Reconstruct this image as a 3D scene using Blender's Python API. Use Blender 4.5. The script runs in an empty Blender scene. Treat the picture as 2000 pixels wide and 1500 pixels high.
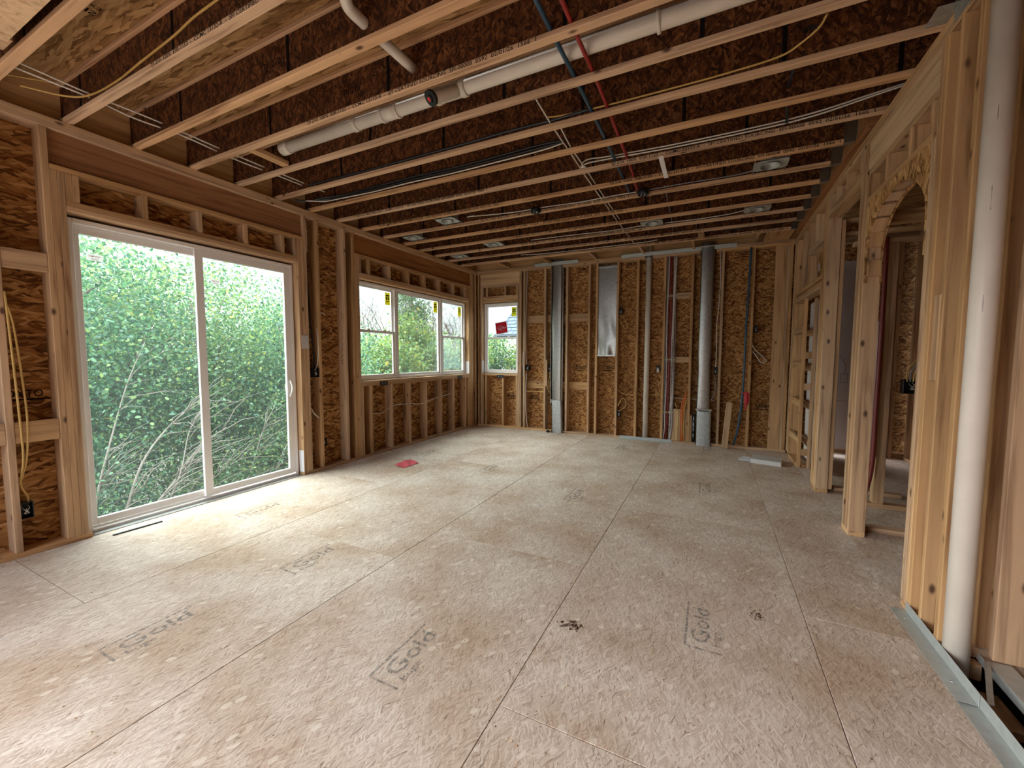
import bpy, bmesh, math, random
import numpy as np
from mathutils import Vector, Matrix, Euler

random.seed(7)
rng = np.random.default_rng(7)
SC = bpy.context.scene
COL = SC.collection

# ------------------------------------------------------------------ camera
cam_d = bpy.data.cameras.new('camera')
cam_d.sensor_fit = 'HORIZONTAL'
cam_d.sensor_width = 36.0
cam_d.lens = 36.0 * 796.195 / 2000.0
cam_d.clip_start = 0.02
cam_d.clip_end = 400
cam = bpy.data.objects.new('camera', cam_d)
COL.objects.link(cam)
R = Matrix(((0.89754147, -0.03203533, 0.43976477),
            (0.44092312, 0.05961461, -0.89556289),
            (0.00247325, 0.99770729, 0.0676317)))
cam.matrix_world = Matrix.Translation((0, 0, 1.42)) @ R.to_4x4()
SC.camera = cam

# ------------------------------------------------------------------ world, sun, exposure
def lin(r, g, b):
    f = lambda c: (c / 255 / 12.92) if c <= 10.31 else ((c / 255 + 0.055) / 1.055) ** 2.4
    return (f(r), f(g), f(b), 1.0)

W = bpy.data.worlds.new('overcast_sky')
SC.world = W
W.use_nodes = True
nt = W.node_tree
nt.nodes.clear()
N = nt.nodes.new
out = N('ShaderNodeOutputWorld'); bg = N('ShaderNodeBackground')
tc = N('ShaderNodeTexCoord'); sep = N('ShaderNodeSeparateXYZ')
nt.links.new(tc.outputs['Generated'], sep.inputs[0])
mp = N('ShaderNodeMapping'); mp.inputs['Scale'].default_value = (1.6, 1.6, 5.0)
nt.links.new(tc.outputs['Generated'], mp.inputs[0])
nz = N('ShaderNodeTexNoise'); nz.inputs['Scale'].default_value = 2.2; nz.inputs['Detail'].default_value = 7
nt.links.new(mp.outputs[0], nz.inputs['Vector'])
cr = N('ShaderNodeValToRGB')
cr.color_ramp.elements[0].position = 0.40; cr.color_ramp.elements[0].color = (0.60, 0.76, 0.92, 1)
cr.color_ramp.elements[1].position = 0.60; cr.color_ramp.elements[1].color = (0.98, 0.99, 1.0, 1)
nt.links.new(nz.outputs[0], cr.inputs[0])
mr = N('ShaderNodeMapRange')
mr.inputs['From Min'].default_value = 0.08; mr.inputs['From Max'].default_value = 1.0
mr.inputs['To Min'].default_value = 0.36; mr.inputs['To Max'].default_value = 2.3
nt.links.new(sep.outputs['Z'], mr.inputs[0])
mu = N('ShaderNodeMath'); mu.operation = 'MULTIPLY'
WORLD_STRENGTH = 1.3
mu.inputs[1].default_value = WORLD_STRENGTH
nt.links.new(mr.outputs[0], mu.inputs[0])
nt.links.new(cr.outputs[0], bg.inputs['Color'])
nt.links.new(mu.outputs[0], bg.inputs['Strength'])
nt.links.new(bg.outputs[0], out.inputs[0])

sun_d = bpy.data.lights.new('hazy_sun', 'SUN')
sun_d.energy = 4.6
sun_d.angle = math.radians(85)
sun_d.color = (1.0, 0.985, 0.97)
sun = bpy.data.objects.new('hazy_sun', sun_d)
COL.objects.link(sun)
sun.rotation_euler = Vector((0.78, 0.30, -0.72)).to_track_quat('-Z', 'Y').to_euler()

SC.view_settings.view_transform = 'Standard'
SC.view_settings.look = 'None'
SC.view_settings.exposure = 2.45
SC.view_settings.gamma = 1.0
SC.view_settings.use_curve_mapping = False
cy = SC.cycles
cy.use_denoising = True
cy.max_bounces = 10
cy.diffuse_bounces = 6
cy.glossy_bounces = 4
cy.transmission_bounces = 6
cy.transparent_max_bounces = 16
cy.sample_clamp_indirect = 8

# ------------------------------------------------------------------ materials
def newmat(name):
    m = bpy.data.materials.new(name)
    m.use_nodes = True
    t = m.node_tree
    b = t.nodes['Principled BSDF']
    return m, t, b

def ramp(t, stops):
    r = t.nodes.new('ShaderNodeValToRGB')
    e = r.color_ramp.elements
    while len(e) < len(stops):
        e.new(0.5)
    for i, (p, c) in enumerate(stops):
        e[i].position = p
        e[i].color = c
    return r

def L(t, a, b):
    t.links.new(a, b)

def mathn(t, op, a, b=None):
    n = t.nodes.new('ShaderNodeMath'); n.operation = op
    for i, v in enumerate((a, b)):
        if v is None: continue
        if isinstance(v, (int, float)): n.inputs[i].default_value = v
        else: L(t, v, n.inputs[i])
    return n.outputs[0]

def mixc(t, fac, a, b, mode='MIX'):
    n = t.nodes.new('ShaderNodeMix'); n.data_type = 'RGBA'; n.blend_type = mode
    if isinstance(fac, (int, float)): n.inputs[0].default_value = fac
    else: L(t, fac, n.inputs[0])
    for i, v in ((6, a), (7, b)):
        if isinstance(v, tuple): n.inputs[i].default_value = v
        else: L(t, v, n.inputs[i])
    return n.outputs[2]

def plain(name, col, rough=0.6, metal=0.0, spec=0.5, noise=0.0, scale=20):
    m, t, b = newmat(name)
    b.inputs['Base Color'].default_value = col
    b.inputs['Roughness'].default_value = rough
    b.inputs['Metallic'].default_value = metal
    b.inputs['Specular IOR Level'].default_value = spec
    if noise:
        c = t.nodes.new('ShaderNodeTexCoord')
        n = t.nodes.new('ShaderNodeTexNoise'); n.inputs['Scale'].default_value = scale; n.inputs['Detail'].default_value = 4
        L(t, c.outputs['Object'], n.inputs['Vector'])
        d = tuple(x * (1 - noise) for x in col[:3]) + (1,)
        l = tuple(min(1, x * (1 + noise)) for x in col[:3]) + (1,)
        r = ramp(t, [(0.3, d), (0.7, l)])
        L(t, n.outputs[0], r.inputs[0]); L(t, r.outputs[0], b.inputs['Base Color'])
    return m

def lumber_mat(name, base, dark, var=0.12, knots=True, grain=1.0):
    """sawn softwood, grain along local Z, each board its own tint"""
    m, t, b = newmat(name)
    c = t.nodes.new('ShaderNodeTexCoord'); oi = t.nodes.new('ShaderNodeObjectInfo')
    off = t.nodes.new('ShaderNodeVectorMath'); off.operation = 'MULTIPLY_ADD'
    L(t, oi.outputs['Random'], off.inputs[0]); off.inputs[1].default_value = (37, 53, 71)
    L(t, c.outputs['Object'], off.inputs[2])
    mp = t.nodes.new('ShaderNodeMapping'); mp.inputs['Scale'].default_value = (26, 26, 1.3)
    L(t, off.outputs[0], mp.inputs[0])
    n1 = t.nodes.new('ShaderNodeTexNoise'); n1.inputs['Scale'].default_value = 1.0
    n1.inputs['Detail'].default_value = 5; n1.inputs['Distortion'].default_value = 0.6
    L(t, mp.outputs[0], n1.inputs['Vector'])
    mp2 = t.nodes.new('ShaderNodeMapping'); mp2.inputs['Scale'].default_value = (3, 3, 0.8)
    L(t, off.outputs[0], mp2.inputs[0])
    n2 = t.nodes.new('ShaderNodeTexNoise'); n2.inputs['Scale'].default_value = 1.5; n2.inputs['Detail'].default_value = 3
    L(t, mp2.outputs[0], n2.inputs['Vector'])
    r = ramp(t, [(0.30, dark), (0.48, base), (0.75, tuple(min(1, x * 1.18) for x in base[:3]) + (1,))])
    L(t, n1.outputs[0], r.inputs[0])
    col = r.outputs[0]
    r2 = ramp(t, [(0.35, (0.80, 0.72, 0.66, 1)), (0.65, (1.1, 1.08, 1.05, 1))])
    L(t, n2.outputs[0], r2.inputs[0])
    col = mixc(t, 0.55, col, r2.outputs[0], 'MULTIPLY')
    if knots:
        mp3 = t.nodes.new('ShaderNodeMapping'); mp3.inputs['Scale'].default_value = (7.5, 7.5, 3.6)
        L(t, off.outputs[0], mp3.inputs[0])
        v = t.nodes.new('ShaderNodeTexVoronoi'); v.inputs['Scale'].default_value = 1.0
        L(t, mp3.outputs[0], v.inputs['Vector'])
        k = ramp(t, [(0.05, (0, 0, 0, 1)), (0.13, (1, 1, 1, 1))])
        L(t, v.outputs['Distance'], k.inputs[0])
        col = mixc(t, k.outputs[0], (0.10, 0.045, 0.018, 1), col)
    hs = t.nodes.new('ShaderNodeHueSaturation')
    val = mathn(t, 'MULTIPLY_ADD', oi.outputs['Random'], var * 2)
    val.node.inputs[2].default_value = 1 - var
    L(t, val, hs.inputs['Value']); L(t, col, hs.inputs['Color'])
    sat = mathn(t, 'FRACT', mathn(t, 'MULTIPLY', oi.outputs['Random'], 13.7))
    sat = mathn(t, 'MULTIPLY_ADD', sat, 0.20); sat.node.inputs[2].default_value = 0.76
    L(t, sat, hs.inputs['Saturation'])
    L(t, hs.outputs[0], b.inputs['Base Color'])
    b.inputs['Roughness'].default_value = 0.75
    b.inputs['Specular IOR Level'].default_value = 0.25
    bp = t.nodes.new('ShaderNodeBump'); bp.inputs['Strength'].default_value = 0.25; bp.inputs['Distance'].default_value = 0.002
    L(t, n1.outputs[0], bp.inputs['Height']); L(t, bp.outputs[0], b.inputs['Normal'])
    return m

def osb_mat(name, ua, va, cols, flake=(0.085, 0.022), spread=0.55, bump=0.6, stain=None, edge=0.5, cracks=False):
    """strand board: three crossed layers of elongated flakes; ua / va = object axes along / across the strands"""
    m, t, b = newmat(name)
    c = t.nodes.new('ShaderNodeTexCoord'); s = t.nodes.new('ShaderNodeSeparateXYZ')
    oi = t.nodes.new('ShaderNodeObjectInfo')
    L(t, c.outputs['Object'], s.inputs[0])
    cb = t.nodes.new('ShaderNodeCombineXYZ')
    L(t, s.outputs[ua], cb.inputs[0]); L(t, s.outputs[va], cb.inputs[1])
    off = t.nodes.new('ShaderNodeVectorMath'); off.operation = 'MULTIPLY_ADD'
    L(t, oi.outputs['Random'], off.inputs[0]); off.inputs[1].default_value = (17, 29, 0)
    L(t, cb.outputs[0], off.inputs[2])
    wn = t.nodes.new('ShaderNodeTexNoise'); wn.inputs['Scale'].default_value = 9; wn.inputs['Detail'].default_value = 3
    L(t, off.outputs[0], wn.inputs['Vector'])
    wv = t.nodes.new('ShaderNodeVectorMath'); wv.operation = 'MULTIPLY_ADD'
    L(t, wn.outputs['Color'], wv.inputs[0]); wv.inputs[1].default_value = (0.05, 0.05, 0); L(t, off.outputs[0], wv.inputs[2])
    layers = []
    for ang, sh in ((0.0, 0.0), (spread, 3.3), (-spread * 0.9, 7.7)):
        mp = t.nodes.new('ShaderNodeMapping'); mp.vector_type = 'TEXTURE'
        mp.inputs['Rotation'].default_value = (0, 0, ang); mp.inputs['Location'].default_value = (sh, sh * 0.37, 0)
        mp.inputs['Scale'].default_value = (flake[0], flake[1], 1)
        L(t, wv.outputs[0], mp.inputs[0])
        v = t.nodes.new('ShaderNodeTexVoronoi'); v.voronoi_dimensions = '2D'; v.inputs['Scale'].default_value = 1.0
        v.inputs['Randomness'].default_value = 1.0
        L(t, mp.outputs[0], v.inputs['Vector'])
        sc = t.nodes.new('ShaderNodeSeparateColor'); L(t, v.outputs['Color'], sc.inputs[0])
        st = t.nodes.new('ShaderNodeMapping'); st.inputs['Scale'].default_value = (0.6, 7, 1)
        L(t, mp.outputs[0], st.inputs[0])
        g = t.nodes.new('ShaderNodeTexNoise'); g.inputs['Scale'].default_value = 1.2; g.inputs['Detail'].default_value = 3
        L(t, st.outputs[0], g.inputs['Vector'])
        val = mathn(t, 'ADD', mathn(t, 'MULTIPLY', sc.outputs[0], 0.62), mathn(t, 'MULTIPLY', g.outputs[0], 0.42))
        val = mathn(t, 'SUBTRACT', val, mathn(t, 'MULTIPLY', mathn(t, 'POWER', v.outputs['Distance'], 3.0), edge))
        layers.append((val, sc.outputs[1], sc.outputs[2]))
    a, pa, _ = layers[0]; b2, pb, _ = layers[1]; c3, pc, _ = layers[2]
    f1 = mathn(t, 'GREATER_THAN', pb, pa)
    m1 = t.nodes.new('ShaderNodeMix'); L(t, f1, m1.inputs[0]); L(t, a, m1.inputs[2]); L(t, b2, m1.inputs[3])
    pm = mathn(t, 'MAXIMUM', pa, pb)
    f2 = mathn(t, 'GREATER_THAN', pc, pm)
    m2 = t.nodes.new('ShaderNodeMix'); L(t, f2, m2.inputs[0]); L(t, m1.outputs[0], m2.inputs[2]); L(t, c3, m2.inputs[3])
    r = ramp(t, cols)
    L(t, m2.outputs[0], r.inputs[0])
    col = r.outputs[0]
    big = t.nodes.new('ShaderNodeTexNoise'); big.inputs['Scale'].default_value = 1.7; big.inputs['Detail'].default_value = 4
    L(t, off.outputs[0], big.inputs['Vector'])
    br = ramp(t, [(0.35, stain or (0.86, 0.84, 0.82, 1)), (0.6, (1.04, 1.03, 1.02, 1))])
    L(t, big.outputs[0], br.inputs[0])
    col = mixc(t, 0.8, col, br.outputs[0], 'MULTIPLY')
    if cracks:
        for sc, lo, hi, c2 in (((150, 9, 1), 0.69, 0.74, (0.10, 0.075, 0.06, 1)), ((70, 4, 1), 0.66, 0.78, (0.36, 0.25, 0.17, 1))):
            mp = t.nodes.new('ShaderNodeMapping'); mp.inputs['Scale'].default_value = (sc[1], sc[0], 1)
            L(t, wv.outputs[0], mp.inputs[0])
            n = t.nodes.new('ShaderNodeTexNoise'); n.inputs['Scale'].default_value = 1.0; n.inputs['Detail'].default_value = 2
            L(t, mp.outputs[0], n.inputs['Vector'])
            k = ramp(t, [(lo, (0, 0, 0, 1)), (hi, (0.8, 0.8, 0.8, 1))])
            L(t, n.outputs[0], k.inputs[0])
            col = mixc(t, k.outputs[0], col, c2)
        mp = t.nodes.new('ShaderNodeMapping'); mp.vector_type = 'TEXTURE'; mp.inputs['Scale'].default_value = (0.05, 0.03, 1); mp.inputs['Rotation'].default_value = (0, 0, 0.4)
        L(t, off.outputs[0], mp.inputs[0])
        v = t.nodes.new('ShaderNodeTexVoronoi'); v.voronoi_dimensions = '2D'; v.inputs['Scale'].default_value = 1.0
        L(t, mp.outputs[0], v.inputs['Vector'])
        s2 = t.nodes.new('ShaderNodeSeparateColor'); L(t, v.outputs['Color'], s2.inputs[0])
        f = mathn(t, 'MULTIPLY', mathn(t, 'GREATER_THAN', s2.outputs[0], 0.965), mathn(t, 'LESS_THAN', v.outputs['Distance'], 0.42))
        col = mixc(t, mathn(t, 'MULTIPLY', f, 0.45), col, (0.86, 0.78, 0.68, 1))
    L(t, col, b.inputs['Base Color'])
    b.inputs['Roughness'].default_value = 0.8
    b.inputs['Specular IOR Level'].default_value = 0.2
    bp = t.nodes.new('ShaderNodeBump'); bp.inputs['Strength'].default_value = bump; bp.inputs['Distance'].default_value = 0.004
    L(t, m2.outputs[0], bp.inputs['Height']); L(t, bp.outputs[0], b.inputs['Normal'])
    return m

M = {}
M['lumber'] = lumber_mat('sawn_lumber', lin(188, 147, 99), lin(146, 104, 62))
M['flange'] = lumber_mat('joist_flange_wood', lin(204, 160, 114), lin(150, 104, 64), var=0.10)
M['lvl'] = lumber_mat('laminated_header_wood', lin(154, 100, 50), lin(112, 68, 32), var=0.06, knots=False)
M['lvl_light'] = lumber_mat('laminated_pale_wood', lin(206, 166, 112), lin(176, 132, 82), var=0.05, knots=False)
OSBC = [(0.16, lin(88, 52, 26)), (0.38, lin(146, 98, 54)), (0.62, lin(182, 136, 84)), (0.9, lin(212, 170, 118))]
M['osb_left'] = osb_mat('wall_strand_board_left', 'Y', 'Z', OSBC, flake=(0.13, 0.022), spread=0.45)
M['osb_back'] = osb_mat('wall_strand_board_back', 'X', 'Z', OSBC, flake=(0.058, 0.014), spread=0.75)
M['osb_arch'] = osb_mat('arch_strand_board', 'Z', 'Y', [(0.15, lin(110, 72, 38)), (0.4, lin(176, 132, 84)), (0.7, lin(204, 164, 112)), (0.95, lin(226, 192, 144))], spread=0.6)
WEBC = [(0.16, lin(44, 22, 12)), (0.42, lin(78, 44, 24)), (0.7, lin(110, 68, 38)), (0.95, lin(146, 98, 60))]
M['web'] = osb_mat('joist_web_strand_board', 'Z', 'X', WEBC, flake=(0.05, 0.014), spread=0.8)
FLC = [(0.04, lin(140, 116, 100)), (0.20, lin(190, 172, 157)), (0.55, lin(212, 198, 185)), (0.95, lin(232, 222, 212))]
M['floor'] = osb_mat('weathered_subfloor', 'Y', 'X', FLC, flake=(0.05, 0.0055), spread=0.55, bump=0.32, cracks=True, stain=(0.74, 0.62, 0.51, 1), edge=0.35)
M['deck'] = osb_mat('deck_underside', 'X', 'Y', [(0.15, lin(116, 82, 48)), (0.4, lin(168, 128, 84)), (0.65, lin(188, 150, 104)), (0.95, lin(210, 176, 130))], flake=(0.22, 0.020), spread=0.10, bump=0.4)
M['ink'] = plain('black_stamp_ink', lin(22, 18, 16), 0.9, spec=0.1)
def worn_ink(name, col, lo, hi, sc):
    m, t, b = newmat(name)
    b.inputs['Base Color'].default_value = col; b.inputs['Roughness'].default_value = 0.9
    c = t.nodes.new('ShaderNodeTexCoord'); n = t.nodes.new('ShaderNodeTexNoise')
    mp = t.nodes.new('ShaderNodeMapping'); mp.inputs['Scale'].default_value = (sc, sc * 2.5, sc)
    L(t, c.outputs['Object'], mp.inputs[0]); n.inputs['Scale'].default_value = 1.0; n.inputs['Detail'].default_value = 6
    L(t, mp.outputs[0], n.inputs['Vector'])
    r = ramp(t, [(lo, (0, 0, 0, 1)), (hi, (0.85, 0.85, 0.85, 1))])
    L(t, n.outputs[0], r.inputs[0]); L(t, r.outputs[0], b.inputs['Alpha'])
    return m
M['ink_faded'] = worn_ink('faded_grey_ink', lin(128, 127, 126), 0.32, 0.72, 22)
M['pvc'] = plain('white_pvc', lin(214, 204, 192), 0.42, noise=0.05, scale=6)
M['vinyl'] = plain('white_vinyl', lin(232, 228, 226), 0.45)
M['galv'] = plain('galvanised_steel', lin(158, 156, 150), 0.30, metal=0.92, noise=0.12, scale=24)
M['galv_dull'] = plain('dull_galvanised_steel', lin(172, 174, 172), 0.45, metal=0.7, noise=0.15, scale=30)
M['galv_angle'] = plain('angle_iron_zinc', lin(182, 186, 183), 0.45, metal=0.45, noise=0.08, scale=25)
M['black'] = plain('black_plastic', lin(20, 20, 22), 0.45)
M['grey_box'] = plain('grey_plastic', lin(96, 100, 108), 0.5)
M['blue'] = plain('blue_water_tube', lin(44, 74, 96), 0.4)
M['red'] = plain('red_water_tube', lin(150, 46, 44), 0.4)
M['dkred'] = plain('dark_red_conduit', lin(104, 30, 24), 0.5)
M['white_cable'] = plain('white_cable_sheath', lin(214, 206, 198), 0.5)
M['grey_cable'] = plain('grey_cable_sheath', lin(132, 130, 136), 0.5)
M['yellow_cable'] = plain('yellow_cable_sheath', lin(196, 160, 92), 0.5)
M['black_cable'] = plain('black_cable_sheath', lin(34, 36, 42), 0.45)
M['orange'] = plain('orange_cable_sheath', lin(206, 104, 28), 0.5)
M['sticker'] = plain('white_sticker', lin(236, 236, 236), 0.6)
M['yellow_label'] = plain('yellow_label', lin(222, 214, 70), 0.6)
M['red_sign'] = plain('red_sign_card', lin(204, 52, 66), 0.55)
M['red_ink'] = plain('red_print', lin(190, 50, 60), 0.7)
M['drywall'] = plain('pale_wallboard', lin(206, 198, 196), 0.85, noise=0.06, scale=3)
M['tape'] = plain('white_flashing_tape', lin(222, 222, 226), 0.6)
M['paper'] = plain('white_paper', lin(220, 222, 230), 0.7)
M['card_grey'] = plain('pale_grey_carton', lin(196, 192, 190), 0.7)
M['roof'] = plain('blue_grey_shingle', lin(66, 76, 98), 0.85, noise=0.22, scale=3)
M['fascia'] = plain('white_fascia', lin(170, 174, 182), 0.6)
M['dark_post'] = plain('dark_bronze_post', lin(58, 66, 74), 0.6)
M['earth'] = plain('damp_earth', lin(38, 38, 26), 0.95, noise=0.35, scale=2)
M['bark'] = plain('grey_brown_bark', lin(104, 92, 80), 0.9, noise=0.3, scale=14)
M['dead'] = plain('bleached_dead_wood', lin(142, 132, 122), 0.85, noise=0.2, scale=20)
M['concrete'] = plain('grey_concrete', lin(120, 118, 114), 0.9, noise=0.1, scale=4)
M['mud'] = plain('dry_mud', lin(84, 62, 48), 0.95, noise=0.3, scale=60)
M['silver'] = plain('chrome_screw', lin(210, 210, 214), 0.25, metal=1.0)

def paper_mat(name, col, tr=0.5):
    m, t, b = newmat(name)
    t.nodes.remove(b)
    d = t.nodes.new('ShaderNodeBsdfDiffuse'); d.inputs[0].default_value = col
    l = t.nodes.new('ShaderNodeBsdfTranslucent'); l.inputs[0].default_value = col
    x = t.nodes.new('ShaderNodeMixShader'); x.inputs[0].default_value = tr
    L(t, d.outputs[0], x.inputs[1]); L(t, l.outputs[0], x.inputs[2]); L(t, x.outputs[0], t.nodes['Material Output'].inputs[0])
    return m
M['sticker'] = paper_mat('white_sticker', lin(232, 232, 232), 0.45)
M['yellow_label'] = paper_mat('yellow_label', lin(214, 206, 66), 0.4)
M['red_card'] = paper_mat('red_sign_card', lin(208, 44, 60), 0.35)
M['wrap'] = plain('light_seal_wrap', lin(120, 120, 118), 0.8)

def glass_mat(name, tint):
    m, t, b = newmat(name)
    t.nodes.remove(b)
    o = t.nodes['Material Output']
    tr = t.nodes.new('ShaderNodeBsdfTransparent'); tr.inputs[0].default_value = tint
    gl = t.nodes.new('ShaderNodeBsdfGlossy'); gl.inputs['Roughness'].default_value = 0.02
    fr = t.nodes.new('ShaderNodeLayerWeight'); fr.inputs[0].default_value = 0.25
    mx = t.nodes.new('ShaderNodeMixShader')
    f = mathn(t, 'MULTIPLY', fr.outputs['Fresnel'], 0.5)
    du = t.nodes.new('ShaderNodeBsdfTranslucent'); du.inputs[0].default_value = (0.85, 0.9, 0.92, 1)
    dm = t.nodes.new('ShaderNodeMixShader'); dm.inputs[0].default_value = 0.008
    L(t, tr.outputs[0], dm.inputs[1]); L(t, du.outputs[0], dm.inputs[2])
    L(t, f, mx.inputs[0]); L(t, dm.outputs[0], mx.inputs[1]); L(t, gl.outputs[0], mx.inputs[2])
    L(t, mx.outputs[0], o.inputs[0])
    return m
M['glass'] = glass_mat('low_e_glass', (0.82, 0.86, 0.83, 1))

def leaf_mat(name, cols):
    m, t, b = newmat(name)
    g = t.nodes.new('ShaderNodeNewGeometry')
    r = ramp(t, cols)
    L(t, g.outputs['Random Per Island'], r.inputs[0])
    t.nodes.remove(b)
    d = t.nodes.new('ShaderNodeBsdfDiffuse'); tl = t.nodes.new('ShaderNodeBsdfTranslucent')
    gl = t.nodes.new('ShaderNodeBsdfGlossy'); gl.inputs['Roughness'].default_value = 0.5
    gl.inputs[0].default_value = (0.7, 0.8, 0.8, 1)
    L(t, r.outputs[0], d.inputs[0])
    hs = t.nodes.new('ShaderNodeHueSaturation'); hs.inputs['Hue'].default_value = 0.48
    hs.inputs['Value'].default_value = 1.2; L(t, r.outputs[0], hs.inputs['Color'])
    L(t, hs.outputs[0], tl.inputs[0])
    m1 = t.nodes.new('ShaderNodeMixShader'); m1.inputs[0].default_value = 0.42
    L(t, d.outputs[0], m1.inputs[1]); L(t, tl.outputs[0], m1.inputs[2])
    m2 = t.nodes.new('ShaderNodeMixShader'); m2.inputs[0].default_value = 0.05
    L(t, m1.outputs[0], m2.inputs[1]); L(t, gl.outputs[0], m2.inputs[2])
    L(t, m2.outputs[0], t.nodes['Material Output'].inputs[0])
    return m
M['leaf_deep'] = leaf_mat('deep_green_leaves', [(0, lin(31, 64, 49)), (0.4, lin(59, 103, 72)), (0.8, lin(90, 132, 89)), (1, lin(144, 167, 97))])
M['leaf_mid'] = leaf_mat('mid_green_leaves', [(0, lin(44, 79, 53)), (0.5, lin(78, 116, 68)), (0.85, lin(109, 137, 75)), (1, lin(158, 159, 78))])
M['leaf_bright'] = leaf_mat('bright_green_leaves', [(0, lin(57, 91, 43)), (0.5, lin(97, 128, 57)), (0.9, lin(128, 149, 64)), (1, lin(170, 145, 68))])

# ------------------------------------------------------------------ builders
WLOC = {}
def link(o, parent=None, loc=(0, 0, 0)):
    COL.objects.link(o)
    loc = Vector(loc)
    WLOC[o.name] = loc
    if parent is not None:
        o.parent = parent
        o.location = loc - WLOC[parent.name]
    else:
        o.location = loc
    return o

def empty(name, loc=(0, 0, 0), label=None, cat=None, group=None, kind=None, parent=None):
    o = bpy.data.objects.new(name, None)
    o.empty_display_size = 0.1
    link(o, parent, loc)
    tag(o, label, cat, group, kind)
    return o

def tag(o, label=None, cat=None, group=None, kind=None):
    if label: o['label'] = label
    if cat: o['category'] = cat
    if group: o['group'] = group
    if kind: o['kind'] = kind
    return o

MESHES = {}
def box_mesh(dx, dy, dz, b, mat):
    """box centred on the origin with small chamfers on every edge"""
    key = (round(dx, 4), round(dy, 4), round(dz, 4), b, mat.name)
    if key in MESHES: return MESHES[key]
    b = min(b, dx * 0.3, dy * 0.3, dz * 0.3)
    h = (dx / 2, dy / 2, dz / 2)
    me = bpy.data.meshes.new('board')
    if b <= 0:
        vs = [(sx * h[0], sy * h[1], sz * h[2]) for sx in (-1, 1) for sy in (-1, 1) for sz in (-1, 1)]
        fs = [(0, 1, 3, 2), (4, 6, 7, 5), (0, 4, 5, 1), (2, 3, 7, 6), (0, 2, 6, 4), (1, 5, 7, 3)]
    else:
        vs, idx = [], {}
        for sx in (-1, 1):
            for sy in (-1, 1):
                for sz in (-1, 1):
                    s = (sx, sy, sz)
                    for a in range(3):
                        v = [s[i] * (h[i] - (0 if i == a else b)) for i in range(3)]
                        idx[(s, a)] = len(vs); vs.append(tuple(v))
        fs = []
        for a in range(3):
            o1, o2 = [(1, 2), (2, 0), (0, 1)][a]
            for sg in (-1, 1):
                q = []
                for u, w in ((-1, -1), (1, -1), (1, 1), (-1, 1)):
                    s = [0, 0, 0]; s[a] = sg; s[o1] = u; s[o2] = w
                    q.append(idx[(tuple(s), a)])
                fs.append(tuple(q if sg > 0 else q[::-1]))
            for u in (-1, 1):
                for w in (-1, 1):
                    s0 = [0, 0, 0]; s1 = [0, 0, 0]
                    s0[a] = -1; s1[a] = 1
                    for s in (s0, s1): s[o1] = u; s[o2] = w
                    q = [idx[(tuple(s0), o1)], idx[(tuple(s1), o1)], idx[(tuple(s1), o2)], idx[(tuple(s0), o2)]]
                    fs.append(tuple(q if u * w > 0 else q[::-1]))
        for sx in (-1, 1):
            for sy in (-1, 1):
                for sz in (-1, 1):
                    s = (sx, sy, sz)
                    q = [idx[(s, 0)], idx[(s, 1)], idx[(s, 2)]]
                    fs.append(tuple(q if sx * sy * sz > 0 else q[::-1]))
    me.from_pydata(vs, [], fs)
    me.materials.append(mat)
    MESHES[key] = me
    return me

ROT = {'x': Euler((0, math.pi / 2, 0)), 'y': Euler((-math.pi / 2, 0, 0)), 'z': Euler((0, 0, 0))}
def piece(name, parent, lo, hi, mat, bev=0.003, axis=None):
    """one board between two corners; its grain (local Z) runs along the longest side"""
    d = [hi[i] - lo[i] for i in range(3)]
    c = [(hi[i] + lo[i]) / 2 for i in range(3)]
    if axis is None:
        axis = 'xyz'[max(range(3), key=lambda i: d[i])]
    if axis == 'x': ld = (d[2], d[1], d[0])
    elif axis == 'y': ld = (d[0], d[2], d[1])
    else: ld = tuple(d)
    o = bpy.data.objects.new(name, box_mesh(*ld, bev, mat))
    o.rotation_euler = ROT[axis]
    return link(o, parent, c)

def slab(name, parent, lo, hi, mat, bev=0.0):
    """unrotated box, for sheets whose strands follow world axes"""
    d = [hi[i] - lo[i] for i in range(3)]
    c = [(hi[i] + lo[i]) / 2 for i in range(3)]
    o = bpy.data.objects.new(name, box_mesh(*d, bev, mat))
    return link(o, parent, c)

def mesh_obj(name, vs, fs, mat, parent=None, loc=(0, 0, 0), smooth=False):
    me = bpy.data.meshes.new(name)
    me.from_pydata([tuple(v) for v in vs], [], fs)
    me.materials.append(mat)
    if smooth: me.shade_smooth()
    me.update()
    o = bpy.data.objects.new(name, me)
    return link(o, parent, loc)

def smooth_path(pts, k=6):
    pts = [Vector(p) for p in pts]
    if len(pts) < 3: return pts
    P = [pts[0] * 2 - pts[1]] + pts + [pts[-1] * 2 - pts[-2]]
    res = []
    for i in range(1, len(P) - 2):
        for j in range(k):
            u = j / k
            res.append(0.5 * ((2 * P[i]) + (P[i + 1] - P[i - 1]) * u + (2 * P[i - 1] - 5 * P[i] + 4 * P[i + 1] - P[i + 2]) * u * u
                              + (3 * P[i] - P[i - 1] - 3 * P[i + 1] + P[i + 2]) * u ** 3))
    res.append(pts[-1])
    return res

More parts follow.
